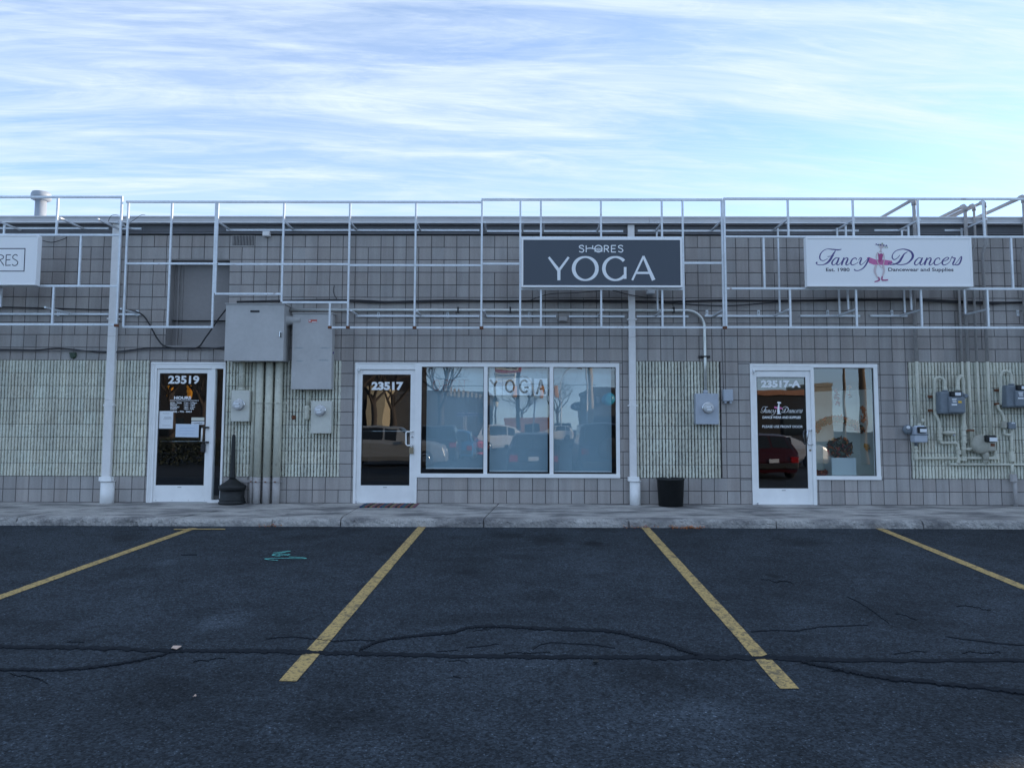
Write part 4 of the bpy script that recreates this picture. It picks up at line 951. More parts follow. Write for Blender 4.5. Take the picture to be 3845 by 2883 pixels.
strut(945, 1083, 1513, 'pipe_sage', 'upper strut clamping the four conduits'); strut(850, 1068, 1806, 'pipe_grey', 'lower rusty-bolted strut clamping the four conduits')

# ------------------------------------------------------------------ electric meters
def emeter(front, off, disc, rad, material, label, conduit=None):
    t = thing('electric_meter', W((front[0]+front[1])/2, front[3]), label, 'electric meter'); q = wall_box(*front, -.004, off)
    MB().box(q[0]+.004, q[1]-.004, q[2]+.012, D+.012, q[4]+.004, q[5]-.004, c=.005).build('meter_box', material, t)
    lid = MB().box(q[0], q[1], q[2], q[2]+.0115, q[4], q[5], c=.006).build('meter_lid', material, t)
    p = W(disc[0], disc[1], off+.02)
    MB().lathe((p.x, q[2]-.0005, p.z), [(rad+.012, 0), (rad+.012, .012), (rad+.004, .016)], 28, 'Y').build('meter_ring', 'chrome', t)
    MB().lathe((p.x, q[2]-.014, p.z), [(rad, 0), (rad, .05), (rad*.93, .066), (rad*.55, .075)], 28, 'Y').build('meter_dome', 'lens_glass', t)
    MB().box(p.x-rad*.55, p.x+rad*.5, q[2]-.0915, q[2]-.0895, p.z-.002, p.z+rad*.32).box(p.x-rad*.4, p.x+rad*.45, q[2]-.0915, q[2]-.0895, p.z-rad*.5, p.z-rad*.2).build('meter_face', 'paper_white', t)
    MB().lathe((p.x+rad*.42, q[2]-.0885, p.z+rad*.12), [(.008, 0), (.008, .004)], 8, 'Y').build('meter_port', 'black_metal', t)
    MB().box((q[0]+q[1])/2-.015, (q[0]+q[1])/2+.015, q[2]-.006, q[2]-.0004, q[4]+.004, q[4]+.03, c=.003).build('hasp', material, t)
    if conduit: conduit(t, q)
    return t
def c1(t, q):
    x = W(908, 1410, .07).x; MB().tube([(x, D-.06, q[5]-.002), (x, D-.06, gz(1356, 900, .06)+.03)], .046, 16).build('feed_conduit', 'pipe_sage', t); MB().tube([(x, D-.06, q[5]-.001), (x, D-.06, q[5]+.05)], .051, 16).build('hub', 'pipe_sage', t)
emeter((867.5, 936, 1465, 1582), .15, (896, 1519), .080, 'meter_beige', 'beige round-dial electric meter beside the first door', c1)
def c2(t, q):
    a, z = W(1144, 1520, .05), W(1163, 1577, .05); xm = (a.x+z.x)/2
    MB().box(a.x, z.x, D-.085, D-.012, z.z, a.z, c=.034).build('conduit_body', 'pipe_sage', t); MB().tube([(xm, D-.045, a.z-.01), (xm, D-.045, gz(1461, 1150, .05)+.02)], .028, 12).build('feed_conduit', 'pipe_sage', t)
    MB().tube([(q[0]+.002, D-.05, a.z-.07), (z.x-.01, D-.05, a.z-.07)], .022, 12).build('nipple', 'pipe_sage', t)
emeter((1167, 1244, 1505, 1627), .13, (1201, 1541), .080, 'meter_beige', 'beige round-dial electric meter under the tall cabinet', c2)
def c3(t, q):
    x = W(2648, 1400, .06).x; zt = gz(1166, 2590, .06)
    xa = W(1091, 1162, .06).x; za = zt; rr = .27
    pts = [(xa, D-.06, za), (0, D-.06, za), (x-rr, D-.06, za)]+[(x-rr+rr*math.sin(k*math.pi/16), D-.06, za-rr+rr*math.cos(k*math.pi/16)) for k in range(1, 9)]+[(x, D-.06, 2.2), (x, D-.06, q[5])]
    MB().tube(pts, .024, 12).build('feed_conduit', 'emt', t)
    MB().tube([(x, D-.06, q[5]-.001), (x, D-.06, q[5]+.055)], .036, 14).build('hub', 'meter_blue', t)
    z = gz(1339, 2645, .05); MB().box(x-.09, x+.09, D-.03, D+.001, z-.018, z+.018).box(x-.04, x+.04, D-.09, D-.0305, z-.012, z+.012, c=.004).build('strap', 'black_metal', t)
    b = MB()
    for px in (1720, 1916, 2530): p = W(px, 1167, .06); b.box(p.x-.012, p.x+.012, D-.088, D+.001, p.z-.03, p.z+.06, c=.003)
    b.build('conduit_hanger', 'black_metal', t)
emeter((2613, 2699, 1477, 1593), .15, (2659, 1531), .080, 'meter_blue', 'blue-grey round-dial electric meter on the fluted panel near the third door', c3)

# ------------------------------------------------------------------ gas pipes and meters   (zoom pixel -> photo pixel)
def z7(x, y): return 3400+x*.2411, 1360+y*.2411
def P7(x, y, off=.07): return W(*z7(x, y), off)
def gas_riser(px_mid, py_mid, py_bot, r_, label, over=None, top_py=None):
    x = W(px_mid, py_mid, .17).x; t = thing('gas_riser', (x, D-.1, gz(py_bot, px_mid, .1)), label, 'gas pipe', 'gas risers on the end wall'); zsplit = 11*BW
    ye = D-.045-r_; zb = gz(py_bot, px_mid, .08)
    MB().tube([(x, ye, zb), (x, ye, zsplit)], r_, 14).build('lower_pipe', 'pipe_sage', t)
    if over:
        zt = gz(over[0], px_mid, .18); yo = D-.145-r_-.004
        pts = [(x, ye, zsplit+.0005), (x, ye, zf0-.32), (x, yo, zf0-.18), (x, yo, zt-.05), (x, yo+.012, zt-.012), (x, yo+.05, zt)]
        MB().tube(pts, r_, 14).build('upper_pipe', 'pipe_grey', t)
        MB().tube([(x, yo+.0, zt-.10), (x, yo+.003, zt-.03), (x, yo+.035, zt+.001), (x, yo+.09, zt+.001)], r_+.009, 14).build('elbow', 'pipe_grey', t)
        MB().tube([(x, yo+.045, zt), (x+over[2], yo+over[1], zt)], r_, 14).build('roof_run', 'pipe_grey', t)
    else:
        MB().tube([(x, ye, zsplit+.0005), (x, ye, gz(top_py, px_mid, .08))], r_, 14).build('upper_pipe', 'pipe_grey', t)
    return t, x, ye
g1, x1_, y1_ = gas_riser(3455, 1400, 1592, .027, 'gas riser standing apart, feeding the small blue-grey gas meter', over=(748, 1.9, 0))
g2, x2_, y2_ = gas_riser(3629, 1400, 1640, .019, 'thin gas riser right beside the big gas meter', top_py=884)
g3, x3_, y3_ = gas_riser(3650, 1400, 1680, .027, 'gas riser hooking back at its foot toward the big gas meter', over=(772, 1.6, 0))
g4, x4_, y4_ = gas_riser(3685, 1400, 1632, .019, 'thin gas riser dropping into the tan gas meter', over=(768, 2.2, 0))
g5, x5_, y5_ = gas_riser(3724, 1400, 1632, .025, 'fat gas riser dropping into the tan gas meter', over=(757, 2.4, 0))
g6, x6_, y6_ = gas_riser(3868, 1250, 1592, .03, 'last gas riser beyond the right-hand big gas meter', over=(738, 2.6, 0))
MB().tube([(x2_, y2_, gz(1640, 3640, .08)), (x2_, y2_, gz(1652, 3640, .08)), (x2_-.015, y2_, gz(1655, 3640, .08)), (P7(935, 1222).x, y2_, gz(1655, 3640, .08))], .019, 12).build('foot_bend', 'pipe_sage', g2)
MB().tube([(x3_, y3_, gz(1678, 3656, .08)), (x3_, y3_, gz(1682, 3656, .08)), (x3_-.03, y3_, gz(1686, 3656, .08)), (P7(935, 1340).x, y3_, gz(1686, 3656, .08))], .025, 12).build('foot_bend', 'pipe_sage', g3)
pb = P7(1040, 1060); MB().box(x2_-.03, x3_+.04, D-.10, D-.02, pb.z-.012, pb.z+.012).build('clamp', 'rust', g3)

def tubez(name, pts, r_, material, parent, n=12, off=.075):
    return MB().tube([tuple(P7(x, y, off)) for x, y in pts], r_, n).build(name, material, parent)
def bez(pts, n=6): return smooth_pts(pts, n)
def fitting(x, y, r_, h, parent, material='pipe_sage', off=.075, axis='Z'):
    p = P7(x, y, off); b = MB()
    if axis == 'Z': b.lathe((p.x, p.y, p.z), [(r_*.85, -h/2), (r_, -h/2+.004), (r_, h/2-.004), (r_*.85, h/2)], 8, smooth=False)
    else: b.lathe((p.x, p.y, p.z), [(r_*.85, -h/2), (r_, -h/2+.004), (r_, h/2-.004), (r_*.85, h/2)], 8, 'X', smooth=False)
    return b.build('fitting', material, parent)
# header pipe and its branches
hd = thing('gas_header', P7(690, 1590), 'horizontal sage gas header pipe running under the meters', 'gas pipe')
MB().tube([tuple(P7(688, 1589)), (9.8, D-.075, P7(688, 1589).z)], .019, 14).build('header_pipe', 'pipe_sage', hd)
tubez('branch', [(150, 1493), (790, 1493)], .019, 'pipe_sage', hd); tubez('branch', [(165, 1490), (165, 1280)], .017, 'pipe_sage', hd); fitting(165, 1440, .030, .05, hd); fitting(165, 1380, .034, .03, hd); fitting(160, 1330, .028, .04, hd); fitting(165, 1490, .032, .05, hd)
tubez('branch', [(822, 1585), (822, 1340)], .022, 'pipe_sage', hd)
fitting(822, 1545, .030, .04, hd); fitting(830, 1500, .034, .06, hd); fitting(830, 1400, .036, .07, hd); fitting(815, 1340, .032, .05, hd)
tubez('branch', bez([(590, 1255), (760, 1255), (800, 1262), (818, 1290), (822, 1340)]), .020, 'pipe_sage', hd)
tubez('branch', [(1240, 1585), (1240, 1420)], .024, 'pipe_sage', hd); fitting(1240, 1500, .036, .10, hd, 'gas_tan')
tubez('branch', [(1650, 1585), (1650, 1060)], .02, 'pipe_sage', hd); fitting(1655, 1480, .038, .13, hd); fitting(1650, 1410, .034, .05, hd); fitting(1650, 1340, .026, .04, hd)
tubez('branch', [(1656, 1585), (1660, 1680), (1664, 1760)], .024, 'pipe_sage', hd)
a = W(3803, 1660, .075); MB().tube([(a.x, D-.075, P7(1664, 1750).z), (a.x, D-.075, S(3812, 1899).z-.03)], .030, 14).build('ground_riser', 'pipe_grey', hd); fitting(1680, 1800, .052, .12, hd, 'pipe_grey')
# left small meter
m1 = thing('gas_meter', P7(245, 1250), 'small blue-grey gas meter with regulator at the edge of the fluted panel', 'gas meter', 'gas meters on the end wall')
def gbox(x0, x1, y0, y1, off0, off1, material, name, parent, c=.012):
    pa, pb_ = z7(x0, y0), z7(x1, y1); q = wall_box(pa[0], pb_[0], pa[1], pb_[1], off0, off1)
    return MB().box(*q, c=c).build(name, material, parent), q
_, q = gbox(145, 350, 1000, 1250, .04, .20, 'meter_blue', 'case', m1, .02)
MB().box(q[0]-.006, q[1]+.006, q[2]-.006, q[3]-.02, (q[4]+q[5])/2-.012, (q[4]+q[5])/2+.006, c=.003).build('flange', 'gas_grey', m1)
io, iq = gbox(205, 338, 1005, 1100, .19, .245, 'black_plastic', 'index_cover', m1, .012)
MB().box(iq[0]+.02, iq[1]-.008, iq[2]-.004, iq[2]-.0004, iq[4]+.012, iq[5]-.03).build('tag_plate', 'paper_white', m1); MB().box(q[0]+.02, q[1]-.04, q[2]+.02, q[2]+.06, q[5]-.004, q[5]+.014, c=.003).build('tag_plate', 'paper_blue', m1)
pg = P7(40, 1045, .10); MB().lathe((pg.x, D-.06, pg.z), [(.03, -.03), (.068, -.01), (.075, .03), (.068, .06), (.03, .075)], 18, 'Y').build('regulator', 'gas_grey', m1); MB().lathe((pg.x-.02, D-.135, pg.z+.03), [(.026, 0), (.026, .02), (.018, .024)], 12, 'Y').build('regulator_cap', 'paper_white', m1)
MB().tube([(pg.x, D-.08, pg.z), (q[0]+.01, D-.10, pg.z)], .026, 12).build('inlet', 'gas_grey', m1)
MB().tube([tuple(P7(165, 1290)), tuple(P7(165, 1230, .12))], .024, 12).build('outlet', 'gas_grey', m1); MB().tube([(x1_, y1_, gz(1592, 3465, .08)+.005), (x1_, y1_-.02, q[5]-.01)], .030, 12).build('union', 'pipe_sage', m1); fitting(268, 905, .036, .05, m1)
# the two big diaphragm meters
def bigmeter(dx, dy, label, right=True):
    t = thing('gas_meter', P7(740+dx, 810+dy), label, 'gas meter', 'gas meters on the end wall')
    bo, q = gbox(545+dx, 930+dx, 455+dy, 805+dy, .05, .22, 'gas_grey', 'case', t, .03)
    fo, fq = gbox(685+dx, 940+dx, 535+dy, 790+dy, .20, .262, 'gas_grey', 'front_cover', t, .022)
    io, iq = gbox(712+dx, 888+dx, 452+dy, 532+dy, .20, .27, 'black_plastic', 'index_cover', t, .014)
    MB().box(iq[0]+.06, iq[1]-.025, iq[2]-.004, iq[2]-.0004, iq[4]+.012, iq[5]-.018).build('tag_plate', 'paper_white', t)
    lb = MB(); 
    for (x0, x1, y0, y1) in ((722, 795, 565, 580), (728, 790, 588, 600), (735, 795, 610, 625), (718, 803, 648, 672)):
        a = P7(x0+dx, y0+dy, .262); z = P7(x1+dx, y1+dy, .262); lb.box(a.x, z.x, fq[2]-.003, fq[2]-.0004, z.z, a.z)
    lb.build('label', 'paper_white', t)
    a = P7(820+dx, 602+dy, .262); z = P7(875+dx, 635+dy, .262); MB().box(a.x, z.x, fq[2]-.003, fq[2]-.0004, z.z, a.z).build('label', 'label_yellow', t)
    # swan-neck inlet
    pts = [(455+dx, 765+dy), (452+dx, 600+dy), (448+dx, 420+dy), (448+dx, 320+dy), (460+dx, 262+dy), (505+dx, 240+dy), (555+dx, 245+dy), (600+dx, 285+dy), (612+dx, 350+dy), (614+dx, 440+dy)]
    MB().tube([tuple(P7(x, y, .06+.06*min(1, i/12))) for i, (x, y) in enumerate(bez(pts, 4))], .0235, 14).build('swan_neck', 'pipe_sage', t)
    fitting(614+dx, 412+dy, .036, .05, t, off=.12); fitting(614+dx, 445+dy, .045, .02, t, 'gas_grey', off=.12)
    for yy in (535, 750): 
        a = P7(352+dx, yy+dy, .03); z = P7(560+dx, yy+dy, .03); MB().box(a.x, z.x, D-.05, D-.013, a.z-.018, a.z+.018).build('wall_bracket', 'rust', t)
    if right:
        pts = [(812+dx, 445+dy), (812+dx, 340+dy), (818+dx, 270+dy), (845+dx, 225+dy), (878+dx, 232+dy), (893+dx, 300+dy), (900+dx, 500+dy), (905+dx, 800+dy), (905+dx, 1000+dy)]
        MB().tube([tuple(P7(x, y, .13-.06*min(1, i/14))) for i, (x, y) in enumerate(bez(pts, 4))], .030, 14).build('outlet_bend', 'pipe_sage', t); fitting(812+dx, 410+dy, .038, .05, t, off=.13)
        p = P7(930+dx, 525+dy, .2); MB().lathe((p.x, D-.2, p.z), [(.03, -.01), (.034, .0), (.034, .03), (.02, .034)], 12, 'Y').build('vent_cap', 'gas_grey', t)
    return t
m2 = bigmeter(0, 0, 'big dark grey gas meter with yellow sticker beside the thin riser')
tubez('outlet_drop', [(905, 1000), (905, 1500)], .034, 'pipe_sage', m2)
for yy, r_ in ((1000, .042), (1040, .044), (1130, .040), (1240, .044), (1340, .040), (1500, .046)): fitting(906, yy, r_, .04 if yy != 1500 else .07, m2)
tubez('inlet_leg', bez([(455, 765), (470, 820), (505, 880), (525, 950), (528, 1020)]), .024, 'pipe_sage', m2)
for yy, r_ in ((1040, .036), (1090, .040), (1140, .042), (1190, .036)): fitting(532, yy, r_, .05, m2)
tubez('inlet_leg', bez([(535, 1190), (545, 1235), (560, 1252), (595, 1256)]), .024, 'pipe_sage', m2)
pr = P7(675, 1095, .09); MB().lathe((pr.x, D-.09, pr.z), [(.03, -.045), (.10, -.012), (.105, 0), (.10, .01), (.055, .028), (.02, .034)], 22).build('regulator', 'pipe_sage', m2)
tubez('regulator_stem', [(535, 1110), (640, 1100)], .02, 'pipe_sage', m2); p = P7(755, 1130, .12); MB().lathe((p.x, D-.12, p.z), [(.016, -.02), (.02, .02)], 10).build('vent_cap', 'meter_blue', m2)
m4 = bigmeter(1035, -100, 'big dark grey gas meter past the fat risers, cut off by the frame edge', right=False)
tubez('inlet_leg', bez([(1440, 660), (1450, 720), (1500, 790), (1530, 860), (1534, 920)]), .022, 'pipe_sage', m4)
p = P7(1530, 975, .09); MB().lathe((p.x, D-.09, p.z), [(.02, -.06), (.042, -.045), (.042, .045), (.02, .06)], 10, smooth=False).build('valve', 'gas_tan', m4)
gbox(1612, 1728, 930, 1040, .06, .13, 'gas_grey', 'regulator', m4, .015); a = P7(1650, 940, .13); z = P7(1705, 955, .13); MB().box(a.x, z.x, D-.134, D-.1303, z.z, a.z).build('tag_plate', 'paper_white', m4)
tubez('regulator_stem', [(1540, 975), (1630, 985)], .018, 'gas_tan', m4); tubez('inlet_leg', [(1540, 1040), (1540, 1120), (1600, 1130), (1650, 1130)], .02, 'pipe_sage', m4)
# tan rotary meter
m3 = thing('gas_meter', P7(1260, 1420), 'tan gas meter with black index and white tag under two risers', 'gas meter', 'gas meters on the end wall')
p = P7(1182, 1275, .12); MB().lathe((p.x, D-.03, p.z), [(.10, 0), (.145, .02), (.15, .05), (.145, .10), (.12, .125), (.05, .13)], 26, 'Y').build('drum', 'gas_tan', m3)
_, q = gbox(1150, 1420, 1135, 1390, .03, .15, 'gas_tan', 'case', m3, .03); io, iq = gbox(1262, 1425, 1135, 1243, .14, .215, 'black_plastic', 'index_cover', m3, .02)
MB().box(iq[0]+.045, iq[1]+.004, iq[2]-.004, iq[2]-.0004, iq[4]+.010, iq[5]-.035, c=.001).build('tag_plate', 'paper_white', m3); a = P7(1265, 1265, .15); z = P7(1390, 1308, .15); MB().box(a.x, z.x, D-.155, D-.1505, z.z, a.z).build('data_plate', 'rust', m3)
tubez('outlet_elbow', bez([(1392, 1370), (1400, 1430), (1398, 1475), (1370, 1493), (1280, 1493)]), .028, 'pipe_sage', m3); tubez('cross_pipe', [(925, 1490), (1175, 1490)], .022, 'pipe_sage', m3); fitting(1395, 1480, .040, .06, m3)
p = P7(1245, 1450, .09); MB().lathe((p.x, D-.09, p.z), [(.03, -.07), (.046, -.05), (.046, .04), (.036, .06)], 14).build('outlet_union', 'gas_tan', m3)

# ------------------------------------------------------------------ bin, ash receptacle, mat
p = S(2519, 1899); bn = thing('planter_bin', (p.x, p.y, p.z), 'scuffed black plastic bin by the fluted panel', 'bin')
hb = .425; MB().lathe((p.x, p.y, p.z), [(.165, 0), (.185, .006), (.205, hb-.03), (.213, hb-.028), (.213, hb), (.200, hb), (.195, hb-.04), (.175, .03)], 36).build('tub', 'black_plastic', bn)
p = S(871, 1891); ash = thing('ash_receptacle', (p.x, p.y, p.z), 'black long-necked cigarette ash receptacle beside the conduits', 'ash receptacle')
MB().lathe((p.x, p.y, p.z), [(.190, 0), (.204, .008), (.204, .03), (.190, .045), (.186, .055), (.196, .068), (.184, .085), (.180, .10), (.182, .20)], 36).build('base', 'black_plastic', ash)
MB().lathe((p.x, p.y, p.z), [(.182, .2005), (.200, .235), (.206, .26), (.200, .282), (.13, .325), (.075, .365), (.052, .385)], 36).build('shoulder', 'black_plastic', ash)
MB().lathe((p.x-.004, p.y, p.z), [(.050, .384), (.043, .42), (.038, .62), (.030, .98), (.027, 1.04), (.020, 1.062), (.008, 1.068)], 20).build('neck', 'black_plastic', ash)
mt_ = thing('door_mat', S(1459, 1903), 'thin multicoloured rag mat at the foot of the second door', 'mat')
a, z = S(1362, 1898), S(1556, 1908); cols = [(0.02, 0.04, 0.13), (0.03, 0.10, 0.09), (0.20, 0.06, 0.06), (0.012, 0.012, 0.02), (0.22, 0.17, 0.09), (0.18, 0.07, 0.10), (0.015, 0.015, 0.02), (0.22, 0.08, 0.05)]
for i in range(22):
    mn = 'mat_%d' % (i % 8); mat(mn, cols[i % 8], 0.95, noise=(60, 0.3))
    x0 = a.x+(z.x-a.x)*i/22; x1 = a.x+(z.x-a.x)*(i+1)/22; b = MB()
    zt = -SWS*(D-(z.y+a.y)/2)
    b.box(x0, x1-.001, z.y+.05, D-.04, zt-.02, zt+.014+random.uniform(0, .006), c=.005); b.build('rag_strip', mn, mt_)

# ------------------------------------------------------------------ steel sign frames
def frame(name, off, label, rails, posts, braces=(), ledgers=(), deep=(), rust=(), w=.031):
    t = thing(name, W(rails[0][0], rails[0][1], off), label, 'sign frame', 'steel sign frames along the eave'); y = D-off
    for (xa, ya, xb, yb) in rails:
        ym = (ya+yb)/2; a, z = W(xa, ym, off), W(xb, ym, off); MB().bar((a.x, y, a.z), (z.x, y, a.z), w).build('rail', 'galv', t)
    for (x0, y0, x1, y1) in posts:
        a, z = W(x0, y0, off), W(x1, y1, off); xm = (a.x+z.x)/2; MB().bar((xm, y+.0015, a.z), (xm, y+.0015, z.z), w-.003).build('post', 'galv', t)
    for (xw, yw, xf, yf) in braces:       # wall end pixel, frame end pixel
        a = W(xw, yw, .03); z = W(xf, yf, off); zm = (a.z+z.z)/2; MB().bar((a.x, D-.003, zm), (a.x, y+w/2+.003, zm), w-.004).build('brace', 'galv', t)
    for (xa, xb, yy) in ledgers:
        a, z = W(xa, yy, .03), W(xb, yy, .03); MB().bar((a.x, D-.022, a.z), (z.x, D-.022, a.z), w).build('wall_ledger', 'galv', t)
    for (x0, y0, x1, y1, o_) in deep:
        a, z = W(x0, y0, o_), W(x1, y1, o_); xm = (a.x+z.x)/2; MB().bar((xm, D-o_, a.z), (xm, D-o_, z.z), w-.006).build('hanger', 'galv', t)
    for (xx, yy) in rust:
        a = W(xx, yy, off); MB().box(a.x-.03, a.x+.03, y-.022, y+.022, a.z-.022, a.z+.02, c=.006).build('rusty_joint', 'rust', t)
    return t
def tabs(items):
    for px, py, where in items:
        t = thing('hanger_tab', W(px, py), 'slotted steel tab on the wall '+where, 'bracket', 'slotted tabs above the lower ledger'); p = W(px, py, .02)
        MB().box(p.x-.019, p.x-.008, D-.018, D-.0005, p.z-.045, p.z+.05).box(p.x+.008, p.x+.019, D-.018, D-.0005, p.z-.045, p.z+.05).box(p.x-.0079, p.x+.0079, D-.018, D-.0005, p.z+.03, p.z+.05).box(p.x-.0079, p.x+.0079, D-.018, D-.0005, p.z-.045, p.z-.01).build('tab', 'galv', t)
OA, OB, OC, OD = .70, .50, .66, .69
frame('sign_frame', OA, 'steel sign frame carrying the white sign with framed black letters, next to the roof vent',
 [(-420, 737, 462, 743), (-420, 880, 456, 884), (-420, 1071, 442, 1075), (-420, 1215, 438, 1219)],
 [(216, 744, 213, 882), (458, 743, 437.5, 1219), (305, 884, 296, 1072), (202, 1076, 197, 1215), (-120, 744, -128, 1215)],
 braces=[(315, 859, 222, 818), (77, 861, 5, 826), (262, 1178, 196, 1152), (450, 859, 448, 826)], ledgers=[(-420, 408, 857), (-420, 408, 1178)], deep=[(18, 838, 14, 880, .42), (5, 1082, 3, 1153, .42)], rust=[(437, 1222)])
frame('sign_frame', OB, 'empty steel sign frame stepping up over the electrical cabinets',
 [(474, 756, 1808, 761), (462, 1226, 800, 1229), (808, 1103, 1060, 1104), (1060, 1134, 1308, 1136), (1236, 1228, 1812, 1231), (476, 989, 820, 991), (816, 991, 1312, 993), (1312, 994, 1808, 998)],
 [(482, 757, 464, 1227), (645, 757, 631, 1226), (811, 757, 797.5, 1227), (818.5, 757, 808.5, 1102), (1066.5, 757, 1058, 1134), (1313.5, 757, 1306.6, 1229), (1561, 757, 1557, 1230), (1238.6, 1137, 1238, 1228)],
 braces=[(492, 862, 483, 832), (861, 863, 820, 832), (1101, 863, 1070.6, 832), (1338, 864, 1316, 833), (1578, 866, 1562, 836), (1340, 1186, 1310, 1160), (1578, 1188, 1560, 1162), (508, 1180, 470, 1154)], ledgers=[(424, 532, 859), (850, 1800, 864), (424, 528, 1180), (1337, 1800, 1186)], rust=[(1239, 1229), (1307, 1229), (1557, 1230)])
frame('sign_frame', OC, 'steel sign frame holding the dark yoga sign',
 [(1808, 752, 2712, 748), (1815, 1228, 2716, 1228), (1813, 991, 1955, 991), (2565, 988, 2712, 988), (1953, 1085, 2570, 1084), (1953, 896, 2566, 891)],
 [(1809, 752, 1808, 1232), (1954, 753, 1953, 1228), (2031, 753, 2031, 894), (2031, 1085, 2031, 1228), (2256, 752, 2257, 892), (2257, 1085, 2258, 1227), (2484, 751, 2486, 892), (2486, 1085, 2488, 1227), (2563, 750, 2568, 1227), (2709, 748, 2718, 1230)],
 braces=[(2241, 871, 2253, 834), (2461, 871, 2481, 832), (1826, 870, 1812, 836), (2038, 870, 2033, 836), (2672, 867, 2705, 826), (1962, 870, 1956, 836), (2248, 1188, 2256, 1160), (2462, 1188, 2484, 1160), (2680, 1186, 2712, 1160), (1824, 1189, 1812, 1162)], ledgers=[(1825, 2340, 868), (2395, 2705, 867), (1822, 2088, 1187), (2136, 2345, 1188), (2391, 2585, 1188)], deep=[(2467, 859, 2468, 1168, .12)], rust=[(1808, 1231)])
frame('sign_frame', OD, 'steel sign frame holding the white dancer sign and the empty bay beside it',
 [(2716, 747, 4250, 747), (2722, 1227, 4250, 1230), (2722, 889, 4250, 889), (2724, 1083, 4250, 1084)],
 [(2719, 747, 2727, 1229), (2957, 748, 2961, 888), (3201.6, 748, 3205, 888), (3446, 748, 3449, 888), (3692, 748, 3696.5, 888), (3940, 748, 3948, 888), (2965.6, 1085, 2968.4, 1226), (3214, 1085, 3217, 1226), (3458, 1085, 3461, 1227), (3706, 1085, 3712, 1228), (3958, 1085, 3965, 1228), (2866, 890, 2871, 1081), (3795, 890, 3804, 1082)],
 braces=[(2904.5, 866, 2953, 822), (3141, 862, 3199, 826), (3376, 861, 3439, 828), (3613, 859, 3688, 826), (2909, 1186, 2963, 1160), (3147, 1186, 3210, 1160), (3382, 1187, 3454, 1160), (3620, 1182, 3704, 1160), (2686, 1186, 2720, 1160)], ledgers=[(2716, 3224, 866), (3283, 3405, 865), (3547, 3616, 865), (2646, 2964, 1186), (3006, 3230, 1186), (3268, 3407, 1186)],
 deep=[(2921, 858, 2927, 1172, .10), (3143, 857, 3152, 1180, .12), (3175, 842, 3185, 1163, .36), (3386, 861, 3396.6, 1174, .12), (3410, 848, 3422, 1164, .34), (3613.6, 857, 3620.5, 1180, .12)], rust=[(2722, 1230)])
tabs(((218, 1176, 'below the framed-letter sign'), (515, 1176, 'where the looping cable leaves the ledger'), (2655, 1176, 'beside the bend of the meter conduit'), (2849, 1176, 'in the empty bay between the two signs'), (3109, 1176, 'below the script of the dancer sign'), (3350, 1176, 'below the ballerina side of the dancer sign'), (3823, 1176, 'past the gas risers'), (1421, 1182, 'above the second door'), (1681, 1182, 'above the first pane of the shop window'), (1987, 1182, 'below the near end of the yoga sign')))

# ------------------------------------------------------------------ signs
def sign(front, off, label, face_mat, trim_mat, trim, inset):
    t = thing('shop_sign', W((front[0]+front[1])/2, front[3], off), label, 'sign'); q = wall_box(*front, off-.10, off)
    b = MB(); y0, y1 = q[2], D-off+.10
    b.box(q[0], q[1], y0+.006, y1, q[4], q[5], c=.004); b.build('cabinet', trim_mat, t)
    b = MB(); e = trim
    for (xa, xb, za, zb) in ((q[0]-.001, q[0]+e, q[4], q[5]), (q[1]-e, q[1]+.001, q[4], q[5]), (q[0]+e, q[1]-e, q[5]-e, q[5]), (q[0]+e, q[1]-e, q[4], q[4]+e)): b.box(xa, xb, y0-.008, y0+.005, za, zb, c=.002)
    b.build('retainer', trim_mat, t)
    fc = MB().box(q[0]+e, q[1]-e, y0, y0+.0055, q[4]+e, q[5]-e).build('sign_face', face_mat, t)
    return t, fc, q
sA, fA, qA = sign((-465, 139, 883, 1070), OA+.12, 'white shop sign with black hand lettering in a thin black frame', 'sign_white', 'sign_white', .018, 0)
def mA(x, y): p = W(x*.217, 860+y*.217, OA+.12); return p.x, p.z
yA = qA[2]-.0005
ribbons([[(-40, 445, 14), (-52, 640, 14)], [(-40, 447, 14), (30, 452, 14), (62, 480, 14), (45, 515, 14), (-30, 540, 14)], [(0, 535, 14), (70, 635, 14)], [(110, 445, 14), (100, 640, 14)], [(108, 450, 14), (190, 446, 14)], [(104, 537, 14), (180, 531, 14)], [(100, 632, 14), (186, 627, 14)], [(305, 465, 14), (272, 443, 14), (226, 470, 14), (228, 510, 14), (285, 545, 14), (310, 580, 14), (288, 622, 14), (242, 634, 14), (210, 610, 14)]], mA, 1, yA, step=.0002).build('lettering', 'ink_navy', sA, fix=False)
ribbons([[(-1900, 340, 16), (442, 340, 16)], [(434, 333, 16), (416, 738, 16)], [(-1900, 728, 16), (424, 730, 16)]], mA, 1, yA, step=.0002).build('border', 'ink_navy', sA, fix=False)
sC, fC, qC = sign((1958, 2561.5, 895, 1079), OC+.09, 'slate blue yoga shop sign with white lettering and pale frame', 'sign_slate', 'sign_white', .028, 0)
def mC(x, y): p = W(1900+x*.567, 860+y*.567, OC+.09); return p.x, p.z
yC = qC[2]-.0005
def arc(cx_, cy__, rx, ry, a0, a1, w0, w1=None, n=26, mid=None):
    out = []
    for i in range(n+1):
        t_ = a0+(a1-a0)*i/n; w = w0 if mid is None else w0+(mid-w0)*abs(math.cos(t_)); out.append((cx_+rx*math.cos(t_), cy__+ry*math.sin(t_), w))
    return out
PI = math.pi
